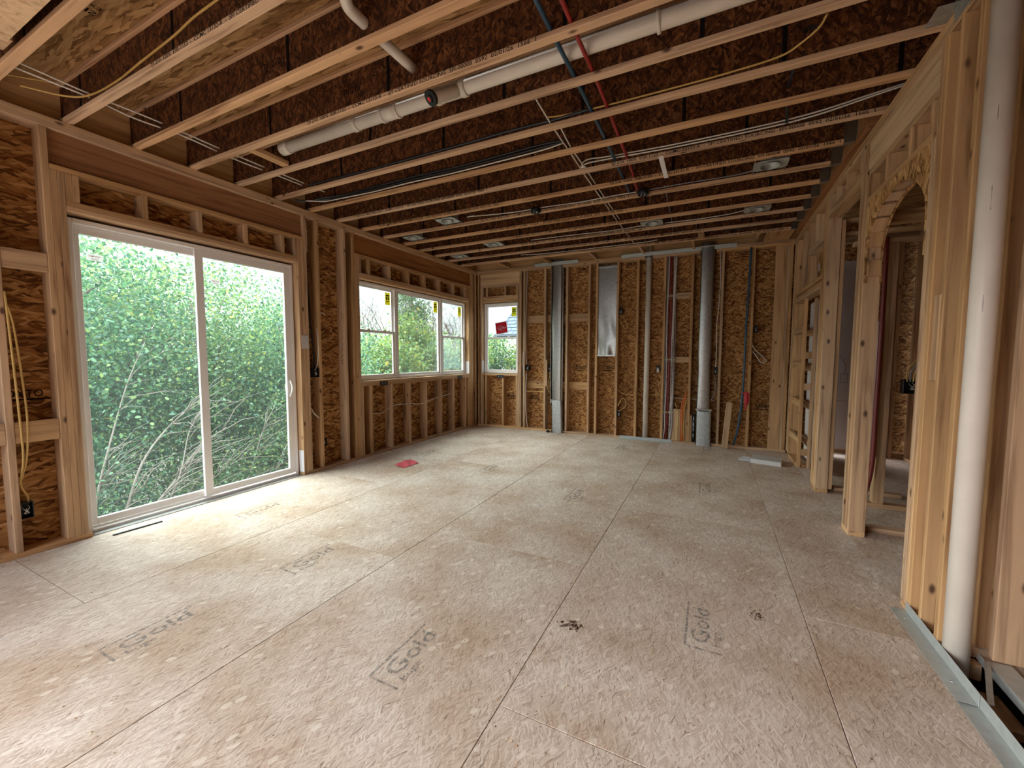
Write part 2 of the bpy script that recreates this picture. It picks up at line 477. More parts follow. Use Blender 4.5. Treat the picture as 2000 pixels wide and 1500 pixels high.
def tube_data(path, r, n=8, caps=True, base=0):
    """rings carried along a path; r is a number or one radius per point"""
    path = [Vector(p) for p in path]
    rs = [r] * len(path) if isinstance(r, (int, float)) else list(r)
    vs, fs = [], []
    t0 = (path[1] - path[0]).normalized()
    u = t0.orthogonal().normalized()
    for i, p in enumerate(path):
        t = (path[min(i + 1, len(path) - 1)] - path[max(i - 1, 0)])
        if t.length < 1e-9: t = t0
        t.normalize()
        u = (u - t * u.dot(t))
        if u.length < 1e-6: u = t.orthogonal()
        u.normalize()
        w = t.cross(u)
        for k in range(n):
            a = 2 * math.pi * k / n
            vs.append(p + (u * math.cos(a) + w * math.sin(a)) * rs[i])
    for i in range(len(path) - 1):
        for k in range(n):
            a, b = i * n + k, i * n + (k + 1) % n
            fs.append((base + a, base + b, base + b + n, base + a + n))
    if caps:
        fs.append(tuple(base + k for k in range(n))[::-1])
        fs.append(tuple(base + (len(path) - 1) * n + k for k in range(n)))
    return vs, fs

def tube(name, parent, pts, r, mat, n=8, k=6, smooth=True, caps=True, loc=None):
    path = smooth_path(pts, k) if smooth else [Vector(p) for p in pts]
    if not isinstance(r, (int, float)) and len(r) != len(path):
        rr = np.interp(np.linspace(0, 1, len(path)), np.linspace(0, 1, len(r)), r)
        r = list(rr)
    loc = Vector(loc) if loc is not None else (Vector(pts[0]) if parent is None else WLOC[parent.name])
    vs, fs = tube_data([p - loc for p in path], r, n, caps)
    o = mesh_obj(name, vs, fs, mat, parent, loc)
    for p in o.data.polygons:
        p.use_smooth = len(p.vertices) == 4
    return o

def tubes(name, parent, list_of, mat, n=6, loc=(0, 0, 0)):
    vs, fs = [], []
    for pts, r in list_of:
        v, f = tube_data([Vector(p) - Vector(loc) for p in pts], r, n, True, len(vs))
        vs += v; fs += f
    o = mesh_obj(name, vs, fs, mat, parent, loc)
    for p in o.data.polygons:
        p.use_smooth = len(p.vertices) == 4
    return o

def prism(name, parent, poly, lo, hi, axis, mat, loc=None):
    """polygon extruded along one axis; poly in the two other axes in cyclic order"""
    a = 'xyz'.index(axis)
    o1, o2 = (a + 1) % 3, (a + 2) % 3
    loc = Vector(loc) if loc is not None else (WLOC[parent.name] if parent is not None else Vector((0, 0, 0)))
    vs = []
    for v in (lo, hi):
        for p, q in poly:
            c = [0, 0, 0]; c[a] = v; c[o1] = p; c[o2] = q
            vs.append(Vector(c) - loc)
    n = len(poly)
    area = sum(poly[i][0] * poly[(i + 1) % n][1] - poly[(i + 1) % n][0] * poly[i][1] for i in range(n))
    fs = [tuple(range(n))[::-1], tuple(range(n, 2 * n))] + [(i, (i + 1) % n, n + (i + 1) % n, n + i) for i in range(n)]
    if area < 0: fs = [f[::-1] for f in fs]
    return mesh_obj(name, vs, fs, mat, parent, loc)

TEXT = {}
def text(name, parent, s, size, origin, xdir, ydir, mat, align='LEFT', sx=1.0):
    key = (s, size, align, mat.name, sx)
    if key not in TEXT:
        cu = bpy.data.curves.new('print', 'FONT')
        cu.body = s; cu.size = size; cu.align_x = align; cu.resolution_u = 2
        cu.offset = size * 0.012
        tmp = bpy.data.objects.new('print_tmp', cu)
        me = bpy.data.meshes.new_from_object(tmp)
        bpy.data.objects.remove(tmp); bpy.data.curves.remove(cu)
        me.materials.clear(); me.materials.append(mat)
        if sx != 1.0: me.transform(Matrix.Diagonal((sx, 1, 1, 1)))
        TEXT[key] = me
    o = bpy.data.objects.new(name, TEXT[key])
    x, y = Vector(xdir).normalized(), Vector(ydir).normalized()
    z = x.cross(y)
    o.rotation_euler = Matrix((x, y, z)).transposed().to_euler()
    return link(o, parent, origin)

def flat_quads(name, parent, quads, mat, loc=None):
    loc = Vector(loc) if loc is not None else WLOC[parent.name]
    vs, fs = [], []
    for q in quads:
        fs.append(tuple(range(len(vs), len(vs) + len(q))))
        vs += [Vector(p) - loc for p in q]
    return mesh_obj(name, vs, fs, mat, parent, loc)

# ================================================================== SETTING
XL, XLO = -4.31, -4.45          # inner face of the left studs, sheathing
YB, YBO = 7.17, 7.31            # back wall
XR, XRO = 1.015, 1.121          # right stud wall
ZC, ZD = 3.12, 3.422            # underside of the joists, underside of the deck
LUM, LVL = M['lumber'], M['lvl']
T = 0.038

# ---- floor: strand-board sheets with open joints
floor = empty('floor', (0, 0, 0), kind='structure')
def sheet(x0, x1, y0, y1, z1=0.0, th=0.022):
    g = 0.0015
    return slab('floor_panel', floor, (x0 + g, y0 + g, z1 - th), (x1 - g, y1 - g, z1), M['floor'], 0.0015)
xj = [-4.45, -4.40, -3.19, -1.965, -0.735, 0.495, 1.03]
ycuts = [[-3.5, 0.9, 7.31], [-3.5, 0.94, 3.38, 5.82, 7.31], [-3.5, -0.3, 2.14, 4.58, 7.02, 7.31],
         [-3.5, 0.18, 2.62, 5.06, 7.31], [-3.5, -1.05, 1.39, 3.83, 6.27, 7.31], [-3.5, 0.2, 2.64, 5.08, 7.31]]
for i in range(6):
    for a, b in zip(ycuts[i][:-1], ycuts[i][1:]):
        sheet(xj[i], xj[i + 1], a, b)
# hall side of the right wall; the strip under the near wall is left open for the drain
sheet(1.03, 1.30, 2.66, 5.08); sheet(1.03, 1.30, 5.08, 9.6)
sheet(1.30, 2.45, 2.30, 4.20); sheet(1.30, 2.45, 4.20, 9.6); sheet(2.45, 3.4, 2.30, 9.6)
sheet(1.18, 1.30, 1.20, 2.66); sheet(1.30, 3.4, -0.4, 2.30); sheet(1.03, 3.4, -3.5, -0.4)
piece('floor_blocking', floor, (1.03, 2.26, -0.11), (1.18, 2.48, -0.072), LUM)
piece('floor_blocking', floor, (1.03, 2.60, -0.10), (1.18, 2.655, -0.024), LUM)

fnd = empty('foundation', (-0.5, 2.3, -2.6), kind='structure')
slab('concrete_block', fnd, (-4.43, -2.98, -2.9), (3.38, 7.60, -0.43), M['concrete'])
piece('rim_board', fnd, (-4.43, -2.98, -0.429), (-4.39, 7.60, -0.025), LUM); piece('rim_board', fnd, (3.34, -2.98, -0.429), (3.38, 7.60, -0.025), LUM)
piece('rim_board', fnd, (-4.39, -2.98, -0.429), (3.34, -2.94, -0.025), LUM); piece('rim_board', fnd, (-4.39, 7.56, -0.429), (3.34, 7.60, -0.025), LUM)

# stamps on the sheets: corner bracket, big word, small word, running towards the back wall
def stamp(x, y, s=1.0, mat=None):
    mat = mat or M['ink_faded']
    z = 0.0008
    p = empty_print = bpy.data.objects.new('printed_stamp', None)
    link(p, floor, (x, y, z))
    w = 0.011 * s
    flat_quads('bracket', p, [[(x, y, z), (x + w, y, z), (x + w, y + 0.40 * s, z), (x, y + 0.40 * s, z)],
                              [(x + w, y, z), (x + 0.17 * s, y, z), (x + 0.17 * s, y + w, z), (x + w, y + w, z)]], mat)
    text('stamp_word', p, 'Gold', 0.125 * s, (x + 0.115 * s, y + 0.05 * s, z), (0, 1, 0), (-1, 0, 0), mat, sx=1.25)
    text('stamp_word', p, 'Edge', 0.055 * s, (x + 0.165 * s, y + 0.05 * s, z), (0, 1, 0), (-1, 0, 0), mat, sx=1.2)
for x, y in [(-1.33, 1.26), (-0.085, 2.10), (-2.56, 1.68), (-3.78, 2.09), (-0.085, 4.62), (-1.29, 3.78), (-2.56, 4.26),
             (-2.56, 6.75), (-1.30, 6.25), (-3.78, 4.55), (-0.085, 6.75), (-2.62, 0.80)]:
    stamp(x, y)

# ---- left wall
wall_left = empty('wall_left', (XL, 4.0, 0), kind='structure')
def osbL(y0, y1, z0, z1):
    slab('sheathing_panel', wall_left, (XLO - 0.011, y0 + .001, z0 + .001), (XLO, y1 - .001, z1 - .001), M['osb_left'])
osbL(-2.75, -1.15, 2.60, 3.42)  # head of an unseen opening, assumed for side light on the right studs
for y0, y1 in [(-3.0, -2.75), (-1.15, 1.321), (3.19, 3.75), (3.75, 4.10), (6.87, 7.32)]:
    osbL(y0, y1, -0.02, 1.22); osbL(y0, y1, 1.22, 2.44); osbL(y0, y1, 2.44, 3.42)
osbL(1.321, 3.19, 2.485, 3.42)
for y0, y1 in [(4.10, 4.97), (4.97, 6.19), (6.19, 6.87)]:
    osbL(y0, y1, 2.47, 3.42)
    osbL(y0, y1, -0.02, 1.076)
def wrapL(y0, y1, z0, z1): slab('light_seal_wrap', wall_left, (XLO - 0.0145, y0, z0), (XLO - 0.0125, y1, z1), M['wrap'])  # layer added outside to stop daylight leaking through the sheet joints
wrapL(-3.0, -2.75, -0.3, 3.5); wrapL(-2.75, -1.15, 2.6, 3.5); wrapL(-2.75, -1.15, -0.3, 0.0); wrapL(-1.15, 1.328, -0.3, 3.5); wrapL(1.328, 3.183, 2.464, 3.5); wrapL(3.183, 4.105, -0.3, 3.5); wrapL(4.105, 6.865, -0.3, 1.08); wrapL(4.105, 6.865, 2.460, 3.5); wrapL(6.865, 7.33, -0.3, 3.5)
wrapL(1.328, 3.183, -0.3, 0.0)
def studL(y, z0=T, z1=3.044, name='stud', x0=XLO, x1=XL, t=T):
    return piece(name, wall_left, (x0, y, z0), (x1, y + t, z1), LUM)
for y0, y1 in [(-3.0, -2.75), (-1.15, 1.321)]:
    piece('bottom_plate', wall_left, (XLO, y0, 0), (XL, y1 + 0.02, T), LUM)
piece('bottom_plate', wall_left, (XLO, 3.19, 0), (XL, YB, T), LUM)
piece('top_plate', wall_left, (XLO, -3.0, 3.044), (XL, 2.9, 3.082), LUM)
piece('top_plate', wall_left, (XLO, 2.902, 3.044), (XL, YB, 3.082), LUM)
piece('top_plate', wall_left, (XLO, -3.0, 3.082), (XL, 4.6, ZC), LUM)
piece('top_plate', wall_left, (XLO, 4.602, 3.082), (XL, YB, ZC), LUM)
for y in (-2.83, -2.79, -1.148, -1.108, -0.67, -0.264, 0.14, 0.545, 0.949, 1.207): studL(y)
piece('header', wall_left, (XLO, -2.75, 2.62), (XL, -1.15, 2.90), LVL)
for y in (1.245, 1.283): studL(y, z1=2.757, name='jack_stud')
for y in (3.19, 3.23): studL(y, z1=2.757, name='jack_stud')
for y in (3.27, 3.44, 3.84, 3.985): studL(y)
for y in (4.023, 4.061): studL(y, z1=2.752, name='jack_stud')
for y in (6.862, 6.90): studL(y, z1=2.752, name='jack_stud')
for y in (6.94, 6.978, 7.10): studL(y)
# door header
piece('header', wall_left, (-4.42, 1.246, 2.797), (-4.345, 3.269, 3.043), LVL)
piece('header_plate', wall_left, (XLO, 1.246, 2.758), (XL, 3.269, 2.796), LUM)
piece('head_plate', wall_left, (XLO, 1.322, 2.486), (XL, 3.189, 2.523), LUM)
piece('head_plate', wall_left, (XLO, 1.322, 2.524), (XL, 3.189, 2.561), LUM)
for y in (1.322, 1.360, 1.775, 2.184, 2.602, 2.997, 3.15): studL(y, 2.562, 2.757, 'cripple_stud')
# window header and sill framing
piece('header', wall_left, (-4.42, 4.024, 2.79), (-4.345, 6.938, 3.043), LVL)
piece('header_plate', wall_left, (XLO, 4.024, 2.753), (XL, 6.938, 2.789), LUM)
piece('head_plate', wall_left, (XLO, 4.10, 2.472), (XL, 6.861, 2.509), LUM)
piece('head_plate', wall_left, (XLO, 4.10, 2.510), (XL, 6.861, 2.547), LUM)
for y in (4.10, 4.262, 4.665, 5.087, 5.489, 5.893, 6.312, 6.733, 6.82): studL(y, 2.548, 2.752, 'cripple_stud')
piece('sill_plate', wall_left, (XLO, 4.10, 1.038), (XL, 6.861, 1.075), LUM)
piece('sill_plate', wall_left, (XLO, 4.10, 1.000), (XL, 6.861, 1.037), LUM)
for y in (4.10, 4.263, 4.672, 5.081, 5.49, 5.905, 6.30, 6.712, 6.824): studL(y, T, 0.999, 'cripple_stud')
for z0, z1 in ((2.015, 2.15), (0.805, 0.955)):
    piece('blocking', wall_left, (XL - 0.042, 0.988, z0), (XL - 0.004, 1.206, z1), LUM)
    piece('blocking', wall_left, (XL - 0.042, 0.584, z0), (XL - 0.004, 0.948, z1), LUM)
piece('nailer', wall_left, (XL - 0.13, 5.119, 0.10), (XL - 0.02, 5.14, 0.60), LUM)
# stamps on the sheathing and a pencilled stud
text('printed_stamp', wall_left, 'OXTO', 0.075, (XLO + .0012, 0.985, 1.118), (0, 1, 0), (0, 0, 1), M['ink'], sx=0.85)
flat_quads('printed_line', wall_left, [[(XLO + .0012, 0.99, 1.095), (XLO + .0012, 1.21, 1.095), (XLO + .0012, 1.21, 1.107), (XLO + .0012, 0.99, 1.107)]], M['ink'])
text('printed_stamp', wall_left, 'OXBO', 0.06, (XLO + .0012, 5.13, 0.74), (0, 1, 0), (0, 0, 1), M['ink'])
text('printed_stamp', wall_left, 'OXBO', 0.06, (XLO + .0012, 5.55, 0.72), (0, 1, 0), (0, 0, 1), M['ink'])
scr = [(0, 0), (.012, .02), (-.012, .05), (.014, .06), (-.01, .10), (.012, .115), (.0, .15), (-.013, .17), (.013, .20), (-.008, .235), (.012, .26), (.002, .30), (-.012, .315), (.012, .36), (0, .40), (.013, .44), (-.01, .47), (.01, .50), (-.012, .55), (.01, .60), (0, .68)]
tube('pencil_note', wall_left, [(XL - 0.07 + a * 1.6, 3.8395, 1.30 + b) for a, b in scr], 0.0022, M['ink'], n=4, k=3)

# ---- sliding glass door
door = empty('door_1', (-4.43, 2.25, 0), kind='structure')
V = M['vinyl']
XA, XB2 = -4.475, -4.395
piece('frame', door, (XA, 1.335, 0.0), (XB2, 1.372, 2.462), V)
piece('frame', door, (XA, 3.143, 0.0), (XB2, 3.178, 2.462), V)
piece('frame', door, (XA, 1.373, 2.425), (XB2, 3.142, 2.462), V)
piece('track_sill', door, (XA, 1.373, 0.0), (XB2, 3.142, 0.030), V)
piece('track_rail', door, (-4.437, 1.373, 0.031), (-4.432, 3.142, 0.046), V, 0.001)
def leafpanel(xa, xb, y0, y1, z0, z1, st, top, bot, nm):
    p = bpy.data.objects.new(nm, None); link(p, door, ((xa + xb) / 2, (y0 + y1) / 2, z0))
    piece('stile', p, (xa, y0, z0), (xb, y0 + st, z1), V)
    piece('stile', p, (xa, y1 - st, z0), (xb, y1, z1), V)
    piece('rail', p, (xa, y0 + st, z1 - top), (xb, y1 - st, z1), V)
    piece('rail', p, (xa, y0 + st, z0), (xb, y1 - st, z0 + bot), V)
    xm = (xa + xb) / 2
    slab('pane', p, (xm - .002, y0 + st, z0 + bot), (xm + .002, y1 - st, z1 - top), M['glass'])
    return p
pf = leafpanel(-4.470, -4.440, 1.373, 2.262, 0.046, 2.424, 0.045, 0.062, 0.058, 'fixed_panel')
ps = leafpanel(-4.430, -4.398, 2.185, 3.142, 0.046, 2.424, 0.070, 0.066, 0.060, 'sliding_panel')
def arc(x, bulge):
    return [(x, 3.105 + bulge * math.sin(math.pi * u), 0.955 + 0.185 * u) for u in [i / 10 for i in range(11)]]
tube('handle', ps, [(-4.396, 3.112, 0.950)] + [(-4.396 + 0.042 * math.sin(math.pi * u), 3.104, 0.955 + 0.185 * u) for u in [i / 8 for i in range(9)]], 0.0105, V, n=8, k=2)
tube('handle', ps, [(-4.432 - 0.035 * math.sin(math.pi * u), 3.104, 0.955 + 0.185 * u) for u in [i / 8 for i in range(9)]], 0.0105, V, n=8, k=2)
def gstick(parent, x, y, z, w=0.10, h=0.05):
    slab('sticker', parent, (x, y, z), (x + .001, y + w, z + h), M['sticker'])
    text('sticker_words', parent, 'TEMPERED', h * 0.36, (x + .0016, y + w / 2, z + h * .55), (0, 1, 0), (0, 0, 1), M['red_ink'], 'CENTER', 0.9)
    text('sticker_words', parent, 'GLASS', h * 0.36, (x + .0016, y + w / 2, z + h * .14), (0, 1, 0), (0, 0, 1), M['red_ink'], 'CENTER', 0.9)
gstick(pf, -4.452, 1.455, 2.172)
gstick(ps, -4.411, 2.32, 2.118, 0.085, 0.045)
slab('flashing_tape', wall_left, (-4.392, 3.1885, 0.04), (-4.312, 3.1895, 0.30), M['tape'])
for lo, hi in (((-4.480, 1.30, -.02), (-4.4755, 1.345, 2.50)), ((-4.480, 3.168, -.02), (-4.4755, 3.21, 2.50)), ((-4.480, 1.30, 2.452), (-4.4755, 3.21, 2.50)), ((-4.480, 1.30, -.05), (-4.4755, 3.21, .012))):
    slab('nailing_fin', door, lo, hi, V)
piece('threshold', door, (-4.392, 1.36, 0.001), (-4.33, 3.18, 0.007), M['galv_dull'], 0.001)

# ---- window units
def sash(w, nm, P, y0, y1, z0, z1, d0, d1, st, glass=True):
    """P(y,z,d) -> world corner helper: lays a sash out in the wall's own plane"""
    s = bpy.data.objects.new(nm, None); link(s, w, P((y0 + y1) / 2, z0, (d0 + d1) / 2))
    def bar(n, a0, a1, b0, b1, e0=d0, e1=d1, mat=V):
        A, B = P(a0, b0, e0), P(a1, b1, e1)
        lo = [min(A[i], B[i]) for i in range(3)]; hi = [max(A[i], B[i]) for i in range(3)]
        return piece(n, s, lo, hi, mat) if n != 'pane' else slab(n, s, lo, hi, mat)
    bar('stile', y0, y0 + st, z0, z1); bar('stile', y1 - st, y1, z0, z1)
    bar('rail', y0 + st, y1 - st, z0, z0 + st); bar('rail', y0 + st, y1 - st, z1 - st, z1)
    dm = (d0 + d1) / 2
    bar('pane', y0 + st, y1 - st, z0 + st, z1 - st, dm - .002, dm + .002, M['glass'])
    return s, bar

def window(nm, P, units, z0, z1, loc, label_units):
    w = empty(nm, loc, kind='structure')
    def bar(n, a0, a1, b0, b1, e0, e1, mat=V):
        A, B = P(a0, b0, e0), P(a1, b1, e1)
        return piece(n, w, [min(A[i], B[i]) for i in range(3)], [max(A[i], B[i]) for i in range(3)], mat)
    f = 0.032
    for (y0, y1, hung) in units:
        bar('frame', y0, y0 + f, z0, z1, 0.085, 0.155); bar('frame', y1 - f, y1, z0, z1, 0.085, 0.155)
        bar('frame', y0 + f, y1 - f, z1 - f, z1, 0.085, 0.155); bar('frame', y0 + f, y1 - f, z0, z0 + f, 0.085, 0.155)
        zm = z0 + (z1 - z0) * 0.5
        if hung:
            s, b = sash(w, 'upper_sash', P, y0 + f, y1 - f, zm - 0.01, z1 - f, 0.122, 0.148, 0.034)
            s2, b2 = sash(w, 'lower_sash', P, y0 + f, y1 - f, z0 + f, zm + 0.025, 0.094, 0.120, 0.038)
            for q in (0.30, 0.70):
                yy = y0 + (y1 - y0) * q
                b2('sash_lock', yy - .03, yy + .03, zm + .0255, zm + .04, 0.096, 0.118)
            st, g = 0.034, (y0 + f, y1 - f, z1 - f)
        else:
            s, b = sash(w, 'fixed_sash', P, y0 + f, y1 - f, z0 + f, z1 - f, 0.105, 0.14, 0.036)
            g = (y0 + f, y1 - f, z1 - f)
        dd = 0.134 if hung else 0.119
        ya, za = g[1] - 0.036 - 0.115, g[2] - 0.036 - 0.20
        A, B = P(ya, za, dd), P(ya + 0.105, za + 0.185, dd - .001)
        slab('yellow_label', s, [min(A[i], B[i]) for i in range(3)], [max(A[i], B[i]) for i in range(3)], M['yellow_label'])
        for q0, q1, h0, h1 in ((.02, .085, .13, .15), (.02, .045, .075, .12), (.06, .085, .075, .12), (.02, .085, .05, .06)):
            A, B = P(ya + q0, za + h0, dd - .0012), P(ya + q1, za + h1, dd - .0018)
            slab('label_mark', s, [min(A[i], B[i]) for i in range(3)], [max(A[i], B[i]) for i in range(3)], M['ink'])
    ya, yb = units[0][0], units[-1][1]
    for a0, a1, b0, b1 in ((ya - .05, ya + .01, z0 - .05, z1 + .05), (yb - .01, yb + .05, z0 - .05, z1 + .05), (ya, yb, z0 - .05, z0 + .01), (ya, yb, z1 - .01, z1 + .05)):
        bar('nailing_fin', a0, a1, b0, b1, 0.1555, 0.1595)
    return w
PL = lambda y, z, d: (XL - d, y, z)
PBk = lambda x, z, d: (x, YB + d, z)
w1 = window('window_1', PL, [(4.108, 4.90, True), (4.902, 6.066, False), (6.068, 6.855, True)], 1.082, 2.458, (-4.42, 5.48, 1.08), None)
w2 = window('window_2', PBk, [(-4.19, -3.415, True)], 1.085, 2.475, (-3.80, 7.28, 1.085), None)
slab('flashing_tape', wall_left, (-4.39, 6.8600, 1.08), (-4.315, 6.8612, 1.32), M['tape'])

# ---- back wall
wall_back = empty('wall_back', (-1.6, YB, 0), kind='structure')
def osbB(x0, x1, z0, z1):
    slab('sheathing_panel', wall_back, (x0 + .001, YBO, z0 + .001), (x1 - .001, YBO + 0.011, z1 - .001), M['osb_back'])
for x0, x1 in [(-4.45, -4.20), (-3.40, -2.83), (-2.83, -1.61), (-1.61, -0.39), (-0.39, 0.83), (0.83, 1.30)]:
    osbB(x0, x1, -0.02, 1.22); osbB(x0, x1, 1.22, 2.44); osbB(x0, x1, 2.44, 3.42)
osbB(-4.20, -3.40, -0.02, 1.076); osbB(-4.20, -3.40, 2.49, 3.42)
def wrapB(x0, x1, z0, z1): slab('light_seal_wrap', wall_back, (x0, YBO + 0.0125, z0), (x1, YBO + 0.0145, z1), M['wrap'])  # same added layer, sealing light leaks behind the back sheathing
wrapB(-4.47, -4.193, -0.3, 3.5); wrapB(-4.193, -3.412, -0.3, 1.083); wrapB(-4.193, -3.412, 2.477, 3.5); wrapB(-3.412, 1.31, -0.3, 3.5)
def studB(x, z0=T, z1=3.044, name='stud', t=T, y0=YB, y1=YBO, mat=None):
    return piece(name, wall_back, (x, y0, z0), (x + t, y1, z1), mat or LUM)
for a, b in [(-4.31, -2.70), (-2.47, -1.05), (-0.95, -0.215), (0.015, XR)]:
    piece('bottom_plate', wall_back, (a, YB, 0), (b, YBO, T), LUM)
for a, b in [(-4.31, -2.72), (-2.50, -1.06), (-0.94, -0.225), (0.0, 1.30)]:
    piece('top_plate', wall_back, (a, YB, 3.044), (b, YBO, 3.082), LUM)
    piece('top_plate', wall_back, (a, YB, 3.083), (b, YBO, ZC), LUM)
studB(-4.30); studB(-4.238, z1=2.785, name='jack_stud')
for x in (-3.402, -3.364): studB(x, z1=2.785 if x < -3.38 else 3.044, name='jack_stud')
for x in (-3.284, -2.858, -2.431, -2.016, -1.88, -1.519, -1.186, -0.758, -0.343, 0.085, 0.494): studB(x)
piece('wide_post', wall_back, (0.785, YB - 0.002, T), (0.925, YB + 0.036, 3.044), LUM)
studB(0.926); studB(0.965)
piece('header', wall_back, (-4.238, YB + 0.002, 2.826), (-3.365, YB + 0.04, 3.043), M['lvl_light'])
piece('header_plate', wall_back, (-4.238, YB, 2.787), (-3.365, YBO, 2.825), LUM)
piece('head_plate', wall_back, (-4.20, YB, 2.488), (-3.403, YBO, 2.525), LUM)
piece('head_plate', wall_back, (-4.20, YB, 2.526), (-3.403, YBO, 2.610), LUM)
for x in (-4.20, -4.105, -3.695, -3.441): studB(x, 2.611, 2.786, 'cripple_stud')
piece('sill_plate', wall_back, (-4.20, YB, 1.036), (-3.403, YBO, 1.074), LUM)
for x in (-4.20, -4.13, -3.745, -3.441): studB(x, T, 1.035, 'cripple_stud')
for x0, x1 in ((-3.246, -2.858), (-2.82, -2.431), (-2.393, -2.016)):
    for z0, z1 in ((2.06, 2.20), (0.806, 0.95)):
        piece('blocking', wall_back, (x0 + .001, YB + 0.095, z0), (x1 - .001, YB + 0.133, z1), LUM)
for z0, z1 in ((2.36, 2.456), (1.327, 1.42)):
    piece('blocking', wall_back, (-0.719, YB + 0.03, z0), (-0.344, YB + 0.068, z1), LUM)
slab('backing_board', wall_back, (-0.58, YB + 0.02, T), (-0.344, YB + 0.038, 0.56), M['lvl_light'], 0.001)
piece('scrap_block', wall_back, (-0.304, YB + 0.004, T), (-0.268, YB + 0.10, 0.47), LUM)
piece('scab_board', wall_back, (-2.819, YB, 0.86), (-2.79, YB + 0.06, 1.36), LUM)
for x, z, s in [(-2.28, 2.972, 'OXBO'), (0.255, 2.985, 'OXBO'), (-1.40, 2.985, 'OXBO'), (-2.30, 1.19, 'OXBO'), (-1.78, 1.20, 'OXBO'), (-3.20, 0.62, 'OXBO'), (0.62, 0.64, 'OXBO'), (-3.69, 0.60, 'OXBO')]:
    text('printed_stamp', wall_back, s, 0.075, (x, YBO - .0012, z), (1, 0, 0), (0, 0, 1), M['ink'])
    flat_quads('printed_line', wall_back, [[(x, YBO - .0012, z - .03), (x + .2, YBO - .0012, z - .03), (x + .2, YBO - .0012, z - .02), (x, YBO - .0012, z - .02)]], M['ink'])
slab('flashing_tape', wall_back, (-4.1995, YB + 0.005, 1.085), (-4.1985, YB + 0.08, 1.33), M['tape'])

# ---- right wall
wall_right = empty('wall_right', (XR, 5.0, 0), kind='structure')
def studR(y, z0=T, z1=3.044, name='stud', x0=XR, x1=XRO, t=T, mat=None):
    return piece(name, wall_right, (x0, y, z0), (x1, y + t, z1), mat or LUM)
piece('top_plate', wall_right, (XR, 2.66, 3.044), (XRO, 7.168, 3.082), LUM)
piece('top_plate', wall_right, (XR, 2.66, 3.083), (XRO, 7.168, ZC), LUM)
for y in (7.128, 7.088): studR(y)
for y in (6.97,): studR(y)
studR(6.931, z1=2.158, name='jack_stud'); studR(5.412, z1=2.158, name='jack_stud')
piece('head_plate', wall_right, (XR, 5.412, 2.160), (XRO, 6.968, 2.197), LUM)
piece('head_plate', wall_right, (XR, 5.412, 2.199), (XRO, 6.968, 2.236), LUM)
piece('head_plate', wall_right, (XR, 5.412, 2.262), (XRO, 6.968, 2.300), LUM)
piece('head_filler', wall_right, (XR + .02, 5.412, 2.238), (XRO - .02, 6.968, 2.260), LVL)
for y in (6.50, 6.16): studR(y, 2.301, 3.043, 'cripple_stud')
for y in (5.80,): studR(y, 2.732, 3.043, 'cripple_stud')
piece('blocking', wall_right, (XR, 5.412, 2.650), (XRO, 6.158, 2.730), LUM)
slab('sheathing_panel', wall_right, (XRO, 5.40, 2.30), (XRO + 0.011, 6.10, 2.66), M['osb_left'])
# post 1
for y in (5.213, 5.287, 5.361): studR(y, 0.0 if y > 5.35 else T, 3.043)
piece('post_filler', wall_right, (XR + .012, 5.252, T), (XRO - .01, 5.286, 3.043), LVL)
piece('post_filler', wall_right, (XR + .012, 5.326, T), (XRO - .01, 5.360, 3.043), LVL)
piece('stud', wall_right, (1.123, 5.225, T), (1.161, 5.315, 2.80), LUM)
piece('bottom_plate', wall_right, (XR, 5.20, 0), (XRO, 5.411, T), LUM)
# opening 1
piece('head_plate', wall_right, (XR, 4.232, 2.815), (XRO, 5.212, 2.853), LUM)
piece('head_plate', wall_right, (XR, 4.232, 2.855), (XRO, 5.212, 2.900), LUM)
for y in (5.172, 4.95, 4.62, 4.235): studR(y, 2.902, 3.043, 'cripple_stud')
# post 2
for y in (4.030, 4.106, 4.182): studR(y, T, 3.043 if y > 4.05 else 2.838)
piece('post_filler', wall_right, (XR + .012, 4.069, T), (XRO - .012, 4.105, 3.043), LVL)
piece('post_filler', wall_right, (XR + .012, 4.145, T), (XRO - .012, 4.181, 3.043), LVL)
piece('bottom_plate', wall_right, (XR, 4.03, 0), (XRO, 4.22, T), LUM)
# header over the arch
piece('header', wall_right, (XR + .004, 2.962, 2.828), (XR + .05, 4.068, 3.043), M['lvl_light'])
piece('header', wall_right, (XRO - .05, 2.962, 2.828), (XRO - .004, 4.068, 3.043), M['lvl_light'])
piece('header_plate', wall_right, (XR, 2.962, 2.788), (XRO, 4.068, 2.826), LUM)
piece('head_plate', wall_right, (XR, 3.022, 2.582), (XRO, 4.029, 2.62), LUM)
for y in (3.022, 3.30, 3.66, 3.99): studR(y, 2.622, 2.787, 'cripple_stud')
